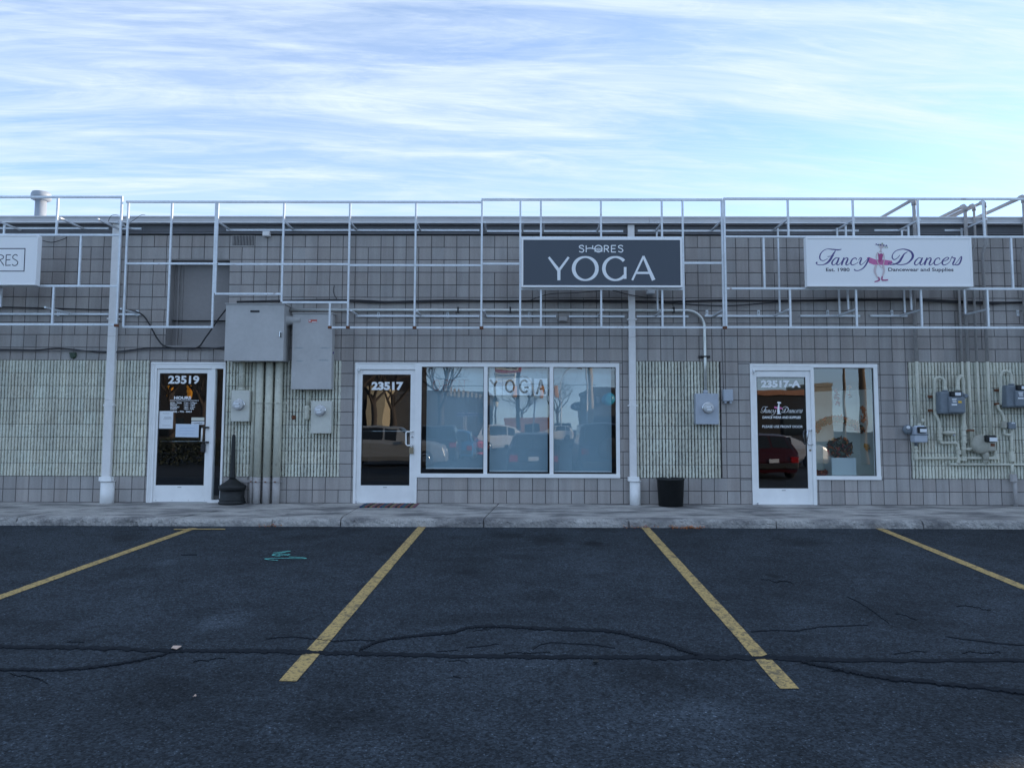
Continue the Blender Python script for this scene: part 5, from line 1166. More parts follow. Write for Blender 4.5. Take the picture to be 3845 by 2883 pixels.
YO = [[(283, 187, 13), (350, 275, 19)], [(350, 268, 19), (350, 340, 18)], [(415, 187, 13), (350, 275, 15)], arc(525, 262, 77, 76, 0, 2*PI, 10, mid=22), arc(724, 262, 76, 76, -.72, -2*PI+.66, 11, mid=21, n=34), [(789, 252, 16), (789, 330, 16)], [(776, 309, 8), (790, 326, 10)], [(836, 339, 12), (911, 180, 12)], [(909, 180, 14), (978, 339, 22)], [(860, 291, 13), (960, 291, 13)]]
SH = [[(515, 118, 6), (505, 109, 6), (488, 113, 6), (488, 124, 6), (508, 132, 6), (515, 143, 6), (504, 154, 6), (484, 148, 6)], [(531, 109, 6), (531, 154, 6)], [(531, 131, 6), (560, 127, 6), (585, 134, 5)], [(574, 109, 6), (574, 131, 6)], arc(612, 131, 24, 22, 0, 2*PI, 6), [(588, 128, 4), (600, 132, 4), (612, 128, 4), (624, 132, 4), (636, 128, 4)], [(586, 137, 4), (600, 141, 4), (612, 137, 4), (624, 141, 4), (637, 137, 4)], [(584, 147, 4), (600, 150, 4), (612, 146, 4), (624, 150, 4), (640, 147, 4)], [(651, 109, 6), (651, 154, 6)], [(651, 110, 6), (672, 112, 6), (678, 122, 6), (672, 131, 6), (651, 133, 6)], [(664, 133, 6), (681, 154, 6)], [(698, 109, 6), (698, 154, 6)], [(697, 110, 6), (728, 110, 6)], [(697, 131, 6), (724, 131, 6)], [(697, 153, 6), (728, 153, 6)], [(774, 117, 6), (763, 109, 6), (747, 113, 6), (747, 124, 6), (766, 132, 6), (774, 143, 6), (763, 154, 6), (743, 148, 6)]]

for i0, i1 in ((0, 3), (3, 4), (4, 7), (7, 10)): ribbons(YO[i0:i1], mC, 1.12, yC, step=.0002, n=4).build('large_letter', 'sign_letter', sC, fix=False)
ribbons(SH, mC, 1.15, yC, step=.0002, n=4).build('small_lettering', 'sign_letter', sC, fix=False)
sD, fD, qD = sign((3028.5, 3650, 891, 1077), OD+.12, 'white dancewear shop sign with purple script and a pink ballerina', 'sign_white', 'sign_white', .026, 0)
def mD(x, y): p = W(2960+x*.3345, 860+y*.3345, OD+.12); return p.x, p.z
yD = qD[2]-.0005
poly_flat([(880, 320), (915, 320), (985, 345), (1075, 345), (1165, 358), (1168, 388), (1120, 408), (1040, 404), (960, 402), (905, 382)], mD, yD-.0002).build('dancer_tutu', 'ink_pink', sD, fix=False)
for i0, i1 in FSPLIT: ribbons(FANCY[i0:i1], mD, 1.4, yD-.0004-.0003*(i0 % 4), step=.00015, n=4).build('script_letter', 'ink_purple', sD, fix=False)
ribbons([[(985, 405, 26), (970, 470, 26), (987, 520, 17), (1010, 550, 14)], [(1060, 405, 26), (1072, 470, 24), (1055, 535, 14)], [(1040, 215, 12), (1036, 245, 16), (1032, 262, 44)], arc(1045, 193, 14, 12, 0, 2*PI, 26), [(1003, 262, 12), (985, 310, 9), (1003, 380, 9), (1040, 432, 10)], [(1064, 270, 12), (1076, 340, 9), (1062, 410, 9), (1047, 440, 10)]], mD, 1, yD-.0040, step=.0002).build('dancer_figure', 'ink_skin', sD, fix=False)
poly_flat([(1003, 265), (1020, 282), (1040, 274), (1062, 285), (1052, 345), (1040, 362), (1030, 375), (1012, 345)], mD, yD-.0056).build('dancer_bodice', 'ink_magenta', sD, fix=False)
ribbons([[(1010, 540, 16), (1018, 575, 16), (966, 594, 12)], [(1053, 532, 14), (1052, 572, 16), (1118, 572, 14)]], mD, 1, yD-.006, step=.0002).build('dancer_slippers', 'ink_magenta', sD, fix=False)
ribbons([[(980, 168, 12), (990, 176, 14)], [(1002, 172, 16), (1010, 186, 14)], [(1030, 172, 16), (1038, 186, 14)], [(1066, 178, 16), (1074, 192, 14)], [(1092, 182, 14), (1104, 196, 14)]], mD, 1, yD-.0068, step=.0002).build('dancer_garland', 'ink_purple', sD, fix=False)
ribbons([[(1015, 172, 12), (1024, 180, 12)], [(1045, 160, 12), (1060, 172, 14)], [(1080, 200, 10), (1088, 212, 10)], [(1105, 205, 12), (1114, 212, 10)]], mD, 1, yD-.0082, step=.0002).build('dancer_garland', 'ink_green', sD, fix=False)
def dtext(body, x0, x1, y0, y1, **k):
    a, z = mD(x0, y0), mD(x1, y1); return text(body, a[0], z[0], z[1], a[1], yD-.0003, 'ink_navy', sD, **k)
dtext('Est. 1980', 422, 688, 437, 477, bold=.02); dtext('Dancewear and Supplies', 1120, 1855, 435, 488, bold=.02)

# ------------------------------------------------------------------ cables
def cable(pts, r_, label, material='cable', off=.03, n=6):
    ps = smooth_pts([tuple(W(p[0], p[1], p[2] if len(p) > 2 else off)) for p in pts], 6)
    t = MB().tube(ps, r_, n).build('cable', material); return tag(t, label, 'cable', 'cables along the wall')
cable([(890, 1134), (1000, 1131), (1113, 1129), (1256, 1127), (1374, 1130), (1456, 1134), (1560, 1131), (1700, 1128), (1850, 1131), (2000, 1130), (2200, 1128), (2350, 1130), (2500, 1133), (2700, 1128), (2900, 1129), (3100, 1128), (3300, 1126), (3466, 1126), (3657, 1134), (3800, 1136), (4100, 1130)], .018, 'thick black cable bundle strung along the wall under the sign frames')
cable([(1000, 1132), (1256, 1129), (1420, 1136), (1600, 1133), (1900, 1129), (2200, 1133), (2480, 1136), (2620, 1145), (2760, 1147), (2950, 1132), (3150, 1124), (3400, 1127), (3700, 1141), (3820, 1134), (4100, 1136)], .010, 'thinner black cable sagging along the big bundle', off=.05)
cable([(-300, 1150), (0, 1153), (200, 1158), (330, 1162), (400, 1163), (472, 1164), (529, 1178), (561, 1217), (590, 1270), (627, 1302), (732, 1308), (773, 1266), (815, 1205), (850, 1160)], .011, 'black cable dipping in a deep loop to the square cabinet', off=.04)
cable([(-300, 1318), (0, 1312), (134, 1314), (228, 1308), (366, 1322), (439, 1320), (570, 1306), (692, 1308), (780, 1306), (848, 1312)], .011, 'black cable strung low above the first door', off=.03)
cable([(-300, 1310), (0, 1316), (200, 1318), (366, 1317), (439, 1322), (600, 1310), (750, 1313), (848, 1300)], .007, 'thin grey cable strung low above the first door', 'cable_grey', off=.045)
cable([(1990, 1128), (2060, 1105), (2150, 1100), (2230, 1094), (2300, 1086)], .006, 'thin wire rising to the lower edge of the yoga sign', off=.06)
cable([(2300, 1090), (2360, 1106), (2420, 1116), (2470, 1120), (2500, 1134)], .007, 'thin wire drooping past the downspout below the yoga sign', off=.10)
cable([(160, 904), (195, 910), (225, 903), (250, 893)], .006, 'thin wire curling behind the framed-letter sign', off=.05)
cable([(406, 833, .2), (416, 812, .24), (432, 807, .24), (445, 809, .2)], .004, 'stray wire end curling over the gutter by the first downspout')
cable([(488, 836, .2), (505, 825, .24), (530, 808, .24), (545, 808, .2)], .004, 'stray wire end pointing over the gutter past the frame corner')
cable([(1256, 1072), (1252, 1090), (1256, 1108), (1264, 1122)], .005, 'short arc of black wire on the bare wall above the cabinets', off=.012)
cable([(1072, 1891, .05), (1110, 1893, .06), (1200, 1892, .05), (1322, 1893, .05)], .013, 'black hose lying along the foot of the wall by the second door')

# ------------------------------------------------------------------ roof vent
rv = thing('roof_vent', W(153, 806, -2.6), 'galvanised roof vent stack with flat cap above the framed-letter sign', 'roof vent')
a = W(134, 770, -2.6); z = W(173, 770, -2.6); xc = (a.x+z.x)/2; r_ = (z.x-a.x)/2; zt = W(153, 754, -2.6).z; zcap = W(153, 724, -2.6).z
MB().lathe((xc, D+2.6, 0), [(r_, zg1-.2), (r_, zt+.03)], 24).build('stack', 'vent_metal', rv)
MB().lathe((xc, D+2.6, 0), [(r_*1.1, zt-.01), (r_*1.75, zt+.02), (r_*1.78, zcap-.05), (r_*1.6, zcap), (r_*.2, zcap+.015)], 24).build('cap', 'vent_metal', rv)

# ------------------------------------------------------------------ behind the glass
for (k, y1p, lab, dx) in ((3, 1756, 'pale roller shade behind the unlit open sign', (.055, -.02)), (5, 1766, 'pale roller shade behind the lettered paper sheets', (.02, .02)), (7, 1767, 'pale roller shade in the pane next to the downspout', (-.02, .05))):
    xa, xb = wx[k]+dx[0]+.01, wx[k+1]-dx[1]-.005; zb = gz(y1p, 1900, -.14); t = thing('roller_shade', ((xa+xb)/2, D+.15, zb), lab, 'roller shade', 'roller shades in the shop window')
    n = 14; b = MB()
    for i in range(n):
        u0, u1 = xa+(xb-xa)*i/n, xa+(xb-xa)*(i+1)/n; f0, f1 = .004*math.sin(i*1.7+k), .004*math.sin((i+1)*1.7+k)
        b.quad([(u0, D+.15+f0, zb), (u1, D+.15+f1, zb), (u1, D+.15, wgt+.03), (u0, D+.15, wgt+.03)], True)
    b.build('cloth', 'shade_cloth', t, fix=False); MB().box(xa, xb, D+.142, D+.158, zb-.022, zb, c=.004).build('hem_bar', 'shade_hem', t); MB().tube([(xa, D+.17, wgt+.04), (xb, D+.17, wgt+.04)], .025, 10).build('roller', 'shade_hem', t)
# four taped letter sheets
def LT(x, y): p = W(1800+x*.2441, 1360+y*.2441, -.05); return p.x, p.z
mat('letter_grey', (0.03, 0.04, 0.055), 0.8); mat('sheet_blue', (0.80, 0.89, 0.94), 0.7)
LET = {'Y': [[(168, 270, 30), (225, 345, 32)], [(270, 290, 30), (235, 360, 32), (240, 495, 32)]], 'O': [arc(470, 368, 62, 88, 0, 2*PI, 30)], 'G': [arc(690, 372, 62, 92, -.75, -5.6, 30, n=30), [(760, 385, 28), (690, 388, 28)]], 'A': [[(945, 268, 30), (882, 492, 32)], [(945, 268, 30), (1008, 492, 32)], [(905, 410, 28), (985, 410, 28)]]}
for ch, (x0, x1, y0, y1) in (('Y', (148, 352, 243, 505)), ('O', (358, 592, 243, 507)), ('G', (598, 802, 243, 508)), ('A', (842, 1046, 250, 515))):
    a, z = LT(x0, y0), LT(x1, y1); t = thing('paper_sheet', (a[0], D+.05, z[1]), 'pale blue paper sheet lettered %s taped inside the shop window' % ch, 'paper sheet', 'lettered sheets in the shop window')
    MB().box(a[0], z[0], D+.050, D+.0515, z[1], a[1]).build('sheet', 'sheet_blue', t); ribbons(LET[ch], LT, 1, D+.0495, step=.0003, n=3).build('letter', 'letter_grey', t, fix=False)
# unlit neon sign
ng = thing('open_sign', W(1690, 1466, -.07), 'unlit dark red tube sign reading open hung in the first pane', 'sign')
def N1(x, y): p = W(1330+x*.217, 1360+y*.217, -.07); return (p.x, D+.07, p.z)
for st in ([(x, y) for x, y, _ in arc(1425, 395, 55, 92, 0, 2*PI, 1, n=20)], [(1540, 490), (1540, 310), (1620, 312), (1650, 350), (1620, 395), (1545, 400)], [(1760, 312), (1690, 312), (1690, 400), (1750, 400), (1690, 400), (1690, 488), (1765, 488)], [(1810, 490), (1812, 315), (1900, 485), (1905, 312)]):
    MB().tube([N1(x, y) for x, y in st], .006, 6).build('neon_tube', 'neon_red', ng)
MB().box(N1(1350, 0)[0], N1(1990, 0)[0], D+.085, D+.09, N1(0, 500)[2], N1(0, 494)[2]).box(N1(1350, 0)[0], N1(1990, 0)[0], D+.085, D+.09, N1(0, 306)[2], N1(0, 300)[2]).build('rack', 'black_metal', ng)
# display window: backdrop, white plinth pot with a flower mound, leaf garland and hanging sprays
def V3(x, y, off): return W(2800+x*.2652, 1360+y*.2652, off)
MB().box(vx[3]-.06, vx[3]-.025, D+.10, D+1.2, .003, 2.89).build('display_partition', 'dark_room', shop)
bd = thing('display_backdrop', (vx[3], D+.62, vgb), 'sage green backdrop board inside the display window', 'backdrop')
a = V3(930, 430, -.62); q = V3(1950, 370, -.62); zz0 = vgb-.4; MB().prism([(vx[3]-.02, zz0), (vx[4]+.5, zz0), (vx[4]+.5, q.z), (vx[3]-.02, a.z)], D+.62, D+.65).build('board', 'backdrop_sage', bd)
MB().box(vx[3]-.02, vx[4]+.3, D+.16, D+.615, vgb-.15, vgb-.02).build('sill_shelf', 'backdrop_sage', bd)
pt = thing('display_plinth', V3(1395, 1605, -.4), 'square white plinth in the display window', 'plinth')
a = V3(1215, 1352, -.28); z = V3(1572, 1620, -.28); MB().box(a.x, z.x, D+.28, D+.60, vgb-.02, a.z, c=.004).build('plinth_body', 'pot_white', pt)
def leafmass(b, c, sx_, sy__, sz_, n, s0, s1, rnd):
    for i in range(n):
        d_ = Vector((rnd.gauss(0, 1), rnd.gauss(0, 1), rnd.gauss(0, 1))).normalized()*rnd.uniform(.5, 1)**.5
        p = Vector((c[0]+d_.x*sx_, c[1]+d_.y*sy__, c[2]+d_.z*sz_)); a_ = Vector((rnd.uniform(-1, 1), rnd.uniform(-1, 1), rnd.uniform(-1, 1))).normalized()*rnd.uniform(s0, s1); q_ = a_.cross(Vector((rnd.uniform(-1, 1), rnd.uniform(-1, 1), rnd.uniform(-1, 1)))).normalized()*a_.length*.55
        b.quad([p-a_, p+q_, p+a_, p-q_])
rnd = random.Random(21)
fl = thing('flower_mound', V3(1395, 1350, -.5), 'round mound of orange, red and dark green silk flowers on the white plinth', 'flowers')
c = V3(1335, 1205, -.44)
for mn, n, k in (('leaf_green', 130, .97), ('leaf_red', 45, 1.0), ('leaf_orange', 26, 1.04), ('leaf_gold', 9, 1.05)):
    b = MB(); leafmass(b, c, .19*k, .16*k, .17*k, n, .035, .065, rnd); b.build('flower', mn, fl, fix=False)
MB().tube([(c.x, c.y, V3(1335, 1350, -.44).z-.002), (c.x, c.y, c.z)], .02, 8).build('stem', 'leaf_green', fl)
def spray(name, pts, n, r_, label, mats_, off):
    t = thing(name, V3(pts[0][0], pts[0][1], off), label, 'garland'); rr = random.Random(len(label))
    ps = smooth_pts([tuple(V3(x, y, off)) for x, y in pts], 4); MB().tube(ps, .004, 5).build('twig', 'leaf_dead', t)
    for mn in mats_:
        b = MB()
        for p in ps: leafmass(b, p, r_, r_, r_, n, .018, .042, rr)
        b.build('leaf', mn, t, fix=False)
spray('leaf_garland', [(1000, 950), (1060, 870), (1170, 820), (1300, 800), (1420, 830), (1540, 880), (1630, 960)], 8, .06, 'leafy autumn garland arching over the flower mound', ('leaf_green', 'leaf_green', 'leaf_red', 'leaf_orange'), -.36)
spray('leaf_spray', [(1290, 400), (1290, 480), (1300, 590)], 5, .035, 'reddish leaf spray hanging over the backdrop', ('leaf_red',), -.36)
spray('leaf_spray', [(1460, 350), (1480, 480)], 5, .03, 'dark leaf spray hanging at the top of the display', ('leaf_green', 'leaf_orange'), -.36)
spray('leaf_spray', [(1650, 650), (1670, 720), (1660, 820)], 6, .035, 'bright orange leaf spray hanging at the side of the display', ('leaf_orange',), -.36)
spray('silk_flower', [(1700, 1180), (1715, 1205), (1730, 1225)], 5, .03, 'single gold silk flower on the backdrop', ('leaf_gold',), -.56)
spray('leaf_pile', [(1010, 1560), (1070, 1570), (1130, 1560)], 8, .04, 'orange leaves lying in the corner of the display', ('leaf_orange', 'leaf_red'), -.45)
# ================================================================== ACROSS THE LOT (behind the camera, seen only mirrored in the glass)
def car_mat(n, c, r_=.28, metal=.25): return mat(n, c, r_, metal)
car_mat('car_black', (.014, .016, .020)); car_mat('car_navy', (.018, .032, .060)); car_mat('car_red', (.055, .006, .010)); car_mat('car_silver', (.50, .50, .50)); car_mat('car_tan', (.30, .305, .30)); car_mat('car_white', (.78, .77, .73), metal=0); car_mat('car_bright_red', (.45, .02, .04)); car_mat('car_blue', (.02, .16, .35))
mat('car_glass', (.010, .013, .016), .06); mat('tyre', (.02, .02, .02), .9); mat('lamp_red', (.35, .01, .01), .2); mat('lamp_clear', (.75, .75, .72), .15); mat('plate_white', (.65, .68, .70), .5)
SHAPES = {  # station: x from rear bumper, belt height, roof height, roof half width factor
 'hatch': (4.2, .88, 1.50, [(0.0, .55, .58, .9), (.06, .80, .84, .92), (.16, .92, .98, .86), (.55, .95, 1.44, .74), (1.0, .95, 1.50, .76), (1.9, .94, 1.50, .76), (2.45, .93, 1.40, .74), (3.15, .92, .97, .84), (3.7, .84, .88, .86), (4.1, .70, .74, .82), (4.2, .5, .53, .7)]),
 'sedan': (4.7, .9, 1.44, [(0.0, .58, .62, .88), (.06, .84, .88, .88), (.25, .94, .98, .86), (.75, .97, 1.03, .84), (1.5, .95, 1.38, .72), (2.0, .95, 1.44, .74), (2.6, .94, 1.42, .74), (3.5, .92, .97, .84), (4.1, .84, .88, .86), (4.6, .68, .72, .82), (4.7, .5, .53, .7)]),
 'suv': (4.8, .95, 1.76, [(0.0, .6, .64, .92), (.05, 1.02, 1.06, .92), (.12, 1.08, 1.12, .90), (.42, 1.10, 1.70, .78), (.9, 1.10, 1.76, .80), (2.2, 1.08, 1.76, .80), (2.75, 1.07, 1.66, .78), (3.5, 1.05, 1.10, .88), (4.2, 1.0, 1.04, .88), (4.7, .86, .90, .84), (4.8, .55, .58, .75)]),
 'boxy': (4.2, .93, 1.84, [(0.0, .65, .70, .95), (.05, 1.06, 1.10, .95), (.10, 1.08, 1.80, .88), (.3, 1.08, 1.84, .89), (2.2, 1.08, 1.84, .89), (2.35, 1.08, 1.80, .88), (2.75, 1.08, 1.13, .92), (3.9, 1.05, 1.10, .88), (4.1, .95, .98, .86), (4.2, .6, .63, .8)])}
def car(shape, paint, loc, rz, label, spare=False):
    L, hw, hr, st = SHAPES[shape]; t = thing('parked_car', loc, label, 'car', 'cars parked across the lot'); t.rotation_euler = (0, 0, rz)
    def put(b, name, m_, par=None): 
        o = b.build(name, m_); o.parent = par or t; return o
    body = MB(); glass = MB(); n = 13; rings = []
    for (x, zb, zr, k) in st:
        w = hw*(1 if .1 < x < L-.4 else .93); wr = hw*k if zr-zb > .2 else hw*max(k, .84); half = [(w*.9, .22), (w, .40), (w, zb-.12), (w*.97, zb), (wr, zr-.05), (wr*.86, zr), (0, zr+.015)]
        rings.append([(x, y, z) for y, z in half]+[(x, -y, z) for y, z in half[-2::-1]])
    base = 0
    for r_ in rings: body.v += r_
    for i in range(len(rings)-1):
        cab0, cab1_ = st[i][2]-st[i][1] > .2, st[i+1][2]-st[i+1][1] > .2
        for j in range(n-1):
            a = i*n+j; body.f.append((a, a+1, a+n+1, a+n)); body.sm.append(False)
            side = j in (3, 8)
            if (side and cab0 and cab1_) or (j in (4, 5, 6, 7) and cab0 != cab1_) :
                P = [Vector(body.v[k]) for k in (a, a+1, a+n+1, a+n)]; cc = sum(P, Vector())/4; nrm = (P[1]-P[0]).cross(P[3]-P[0]).normalized()
                out = Vector((cc.x-L/2, cc.y, cc.z-.9)); nrm = nrm if nrm.dot(out) > 0 else -nrm
                glass.quad([cc+(p-cc)*.90+nrm*.006 for p in P])
    for r_ in (0, len(rings)-1): body.f.append(tuple(r_*n+j for j in (range(n) if r_ else reversed(range(n))))); body.sm.append(False)
    put(body, 'body', paint); put(glass, 'window', 'car_glass')
    for x in (.78, L-.85):
        for s_ in (-1, 1):
            wz = .36 if shape in ('suv', 'boxy') else .32
            # wheel arch shadow gap and tyre
            tr = put(MB().lathe((x, s_*(hw-.10), wz), [(wz*.6, -.11*s_), (wz*.95, -.10*s_), (wz, -.06*s_), (wz, .06*s_), (wz*.95, .10*s_), (wz*.6, .11*s_)], 22, 'Y'), 'tyre', 'tyre')
            put(MB().lathe((x, s_*(hw-.095), wz), [(wz*.62, 0), (wz*.62, -.115*s_), (wz*.5, -.10*s_), (wz*.1, -.112*s_)], 14, 'Y'), 'rim', 'chrome', tr)
    zl = st[1][1]-.12
    for s_ in (-1, 1):
        put(MB().box(-.02, .10, s_*hw*.62, s_*hw*.92, zl-.16, zl+.06, c=.02), 'tail_lamp', 'lamp_red'); put(MB().box(L-.14, L-.02, s_*hw*.55, s_*hw*.85, .60, .74, c=.02), 'headlamp', 'lamp_clear'); put(MB().box(L*.62, L*.62+.16, s_*hw, s_*(hw+.16), hw+.02, hw+.16, c=.03), 'mirror', paint)
    put(MB().box(-.035, .02, -.16, .16, zl-.12, zl), 'plate', 'plate_white'); put(MB().box(-.06, .05, -hw*.9, hw*.9, .34, .54, c=.03), 'bumper', 'black_plastic')
    if spare: put(MB().lathe((-.02, .05, 1.0), [(.2, .02), (.36, 0), (.37, -.10), (.33, -.2), (.18, -.21)], 20, 'X'), 'spare_wheel', 'tyre')
    return t
def gl(x, y): return Vector((x, y, asphalt_z(y)))
def up_y(): return -math.pi/2                      # nose away from the building
car('hatch', 'car_black', gl(M(2003, 1700, -1.7).x, -1.7), up_y(), 'black hatchback parked across the lot with its back to the yoga window')
car('boxy', 'car_navy', gl(M(2278, 1700, -1.7).x, -1.7), up_y(), 'boxy navy off-roader with rear spare wheel parked across the lot', spare=True)
car('hatch', 'car_red', gl(M(2905, 1740, -1.4).x, -1.4), up_y(), 'dark red hatchback parked across the lot from the third door')
car('sedan', 'car_silver', gl(M(3080, 1650, -9).x, -9.0), math.pi, 'silver sedan crossing behind the dark red hatchback')
car('suv', 'car_tan', gl(M(1268, 1650, -9.5).x, -9.5), 0.0, 'grey crossover standing sideways across from the second door')
car('suv', 'car_white', gl(M(1790, 1650, -31).x, -31.0), 0.0, 'sunlit white crossover standing sideways in the far row')
car('sedan', 'car_bright_red', gl(M(1772, 1640, -19).x, -19), up_y()-.5, 'bright red sedan in the far row')
car('hatch', 'car_blue', gl(M(1712, 1640, -15).x, -15), up_y(), 'blue hatchback in the far row')
car('suv', 'car_black', gl(M(1640, 1640, -12).x, -12), up_y(), 'black crossover in the far row beside the blue hatchback')
car('suv', 'car_white', gl(M(2150, 1645, -70).x, -70), math.pi, 'white crossover on the far side of the road')

def pole_thing(name, label, cat): return thing(name, (0, 0, 0), label, cat)
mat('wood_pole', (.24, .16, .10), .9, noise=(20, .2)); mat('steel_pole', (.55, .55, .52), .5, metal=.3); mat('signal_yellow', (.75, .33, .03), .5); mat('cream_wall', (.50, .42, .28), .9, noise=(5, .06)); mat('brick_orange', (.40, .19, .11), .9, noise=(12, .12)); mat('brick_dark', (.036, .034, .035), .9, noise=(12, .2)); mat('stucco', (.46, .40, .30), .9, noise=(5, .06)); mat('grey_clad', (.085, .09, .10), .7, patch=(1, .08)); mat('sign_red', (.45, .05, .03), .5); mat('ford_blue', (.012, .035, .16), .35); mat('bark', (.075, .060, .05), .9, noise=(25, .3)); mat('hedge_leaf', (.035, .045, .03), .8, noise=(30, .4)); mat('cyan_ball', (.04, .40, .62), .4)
def upole(px, Y, r_, zt, label, cross=None, material='wood_pole'):
    x = M(px, 1600, Y).x; t = thing('utility_pole', gl(x, Y), label, 'utility pole'); z0 = asphalt_z(Y); MB().tube([(x, Y, z0-.2), (x, Y, zt)], [r_, r_*.75], 12).build('shaft', material, t)
    if cross:
        for zc_ in cross: MB().box(x-1.25, x+1.25, Y+.1, Y+.22, zc_-.06, zc_+.06).build('crossarm', 'wood_pole', t)
        for s_ in (-1.1, -.6, .6, 1.1): MB().lathe((x+s_, Y+.16, cross[0]+.06), [(.05, 0), (.06, .08), (.03, .14)], 8).build('insulator', 'paper_white', t)
    return t, x
upole(2218, -34, .20, 11.0, 'tall pale wooden pole on the far kerb', material='stucco'); upole(3172, -58, .18, 9.6, 'wooden power pole with two crossarms across the road', cross=(9.0, 8.2)); upole(3243, -12, .17, 9.5, 'thick wooden pole on the near side of the road')
def lampmast(px, Y, h_, reach, label):
    x = M(px, 1600, Y).x; z0 = asphalt_z(Y); t = thing('street_lamp', gl(x, Y), label, 'street lamp'); MB().tube([(x, Y, z0-.1), (x, Y, z0+h_*.72)], [.10, .07], 10).build('mast', 'steel_pole', t)
    MB().tube(smooth_pts([(x, Y, z0+h_*.72), (x+reach*.1, Y, z0+h_*.9), (x+reach*.45, Y, z0+h_), (x+reach, Y, z0+h_+.1)], 5), .045, 8).build('arm', 'steel_pole', t); MB().box(x+reach-.35, x+reach+.35, Y-.12, Y+.12, z0+h_, z0+h_+.16, c=.05).build('lamp_head', 'steel_pole', t)
lampmast(2204, -44, 9.2, -3.0, 'curved-arm street lamp behind the blue oval sign'); lampmast(2105, -75, 9.0, 2.5, 'curved-arm street lamp farther down the road'); lampmast(2003, -52, 6.5, -1.4, 'short street lamp across the road')
def signal(px, py0, py1, Y, label):
    a, z = M(px-7, py0, Y), M(px+7, py1, Y); t = thing('traffic_signal', (a.x, Y, z.z), label, 'traffic signal', 'yellow traffic signals over the road'); h_ = a.z-z.z; xm = (a.x+z.x)/2
    MB().box(xm-.17, xm+.17, Y-.15, Y+.15, z.z, a.z, c=.03).build('housing', 'signal_yellow', t)
    for k in range(3): MB().lathe((xm, Y+.15, z.z+h_*(k+.5)/3), [(.12, 0), (.13, -.16)], 12, 'Y').build('visor', 'signal_yellow', t)
for px, lab in ((1935, 'yellow traffic signal hanging beside the black sign pole'), (2030, 'yellow traffic signal hanging mid-span'), (2088, 'yellow traffic signal hanging near the road end'), (642, 'yellow traffic signal hanging over the side road'), (712, 'yellow traffic signal at the side road corner')):
    signal(px, 1448, 1494, -38, lab)
sw = MB(); a, z = M(500, 1438, -38), M(2240, 1442, -38); sw.tube([(a.x, -38, a.z), ((a.x+z.x)/2, -38, (a.z+z.z)/2-.25), (z.x, -38, z.z)], .03, 6); tag(sw.build('span_wire', 'cable'), 'black span wire carrying the traffic signals', 'wire')
# coffee shop pole sign, blue oval dealer sign, lantern post
cs = thing('pole_sign', gl(M(1946, 1600, -40).x, -40), 'red and cream coffee shop sign on a black pole across the road', 'sign'); x = M(1946, 1600, -40).x
MB().box(x-.17, x+.17, -40.17, -39.83, asphalt_z(-40), 8.4).build('post', 'black_metal', cs)
a, z = M(1860, 1340, -40), M(1956, 1398, -40); MB().box(a.x, z.x, -40.2, -39.75, z.z, a.z, c=.03).build('upper_panel', 'sign_red', cs)
a, z = M(1862, 1345, -40), M(1945, 1390, -40); MB().box(a.x, z.x, -39.75, -39.70, z.z, a.z).build('upper_face', 'paper_cream', cs); text('COFFEE SHOP', a.x+.1, z.x-.1, z.z+.1, z.z+.6, -39.69, 'ink_navy', cs, bold=.02, flip=True)
a, z = M(1855, 1398, -40), M(1936, 1446, -40); MB().box(a.x, z.x, -40.1, -39.75, z.z, a.z, c=.1).build('lower_face', 'paper_cream', cs)
hh = (a.z-z.z)
for k, s_ in enumerate(('BREAKFAST', 'OPEN', '24 HOURS')): text(s_, a.x+.12+.2*(k == 1), z.x-.12-.2*(k == 1), a.z-hh*(.30+.31*k), a.z-hh*(.10+.31*k), -39.73, 'ink_navy', cs, bold=.02, flip=True)
fs = thing('oval_sign', gl(M(2188, 1600, -62).x, -62), 'blue oval dealership sign on a pale pylon across the road', 'sign'); c = M(2178, 1526, -62); w_ = (M(2216, 1526, -62).x-M(2140, 1526, -62).x)/2; h_ = (M(2178, 1508, -62).z-M(2178, 1545, -62).z)/2
def oval(k, y0, y1): return MB().prism([(c.x+w_*k*math.cos(2*PI*i/36), c.z+h_*k*math.sin(2*PI*i/36)) for i in range(36)], y0, y1)
oval(1.0, -62.2, -61.8).build('cabinet', 'sign_white', fs); oval(.94, -61.799, -61.77).build('face', 'ford_blue', fs); text('Ford', c.x-w_*.6, c.x+w_*.6, c.z-h_*.45, c.z+h_*.5, -61.76, 'sign_letter', fs, shear=.3, flip=True)
x = M(2188, 1600, -62).x; MB().box(x-.45, x+.45, -62.3, -61.75, asphalt_z(-62), c.z-h_).build('pylon', 'stucco', fs)
x = M(1858, 1600, -33).x; z0 = asphalt_z(-33); lp = thing('lantern_post', (x, -33, z0), 'black ornamental lantern post on the far pavement', 'street lamp'); MB().lathe((x, -33, z0), [(.16, 0), (.16, .5), (.07, .6), (.055, 3.0), (.10, 3.1)], 12).build('post', 'black_metal', lp); MB().lathe((x, -33, z0), [(.10, 3.1), (.22, 3.55), (.20, 3.6)], 8).build('lantern_glass', 'paper_cream', lp); MB().lathe((x, -33, z0), [(.26, 3.6), (.12, 3.8), (.05, 4.0), (.01, 4.15)], 8).build('lantern_cap', 'black_metal', lp)
ss = thing('street_sign', gl(M(1755, 1600, -24).x, -24), 'blue street name sign on twin posts across the lot', 'sign'); a, z = M(1718, 1550, -24), M(1793, 1564, -24); MB().box(a.x, z.x, -24.05, -24, z.z, a.z).build('panel', 'ford_blue', ss); MB().box(a.x+.03, z.x-.03, -23.998, -23.99, a.z-.05, a.z-.03).box(a.x+.03, z.x-.03, -23.998, -23.99, z.z+.03, z.z+.05).build('border', 'paper_white', ss)
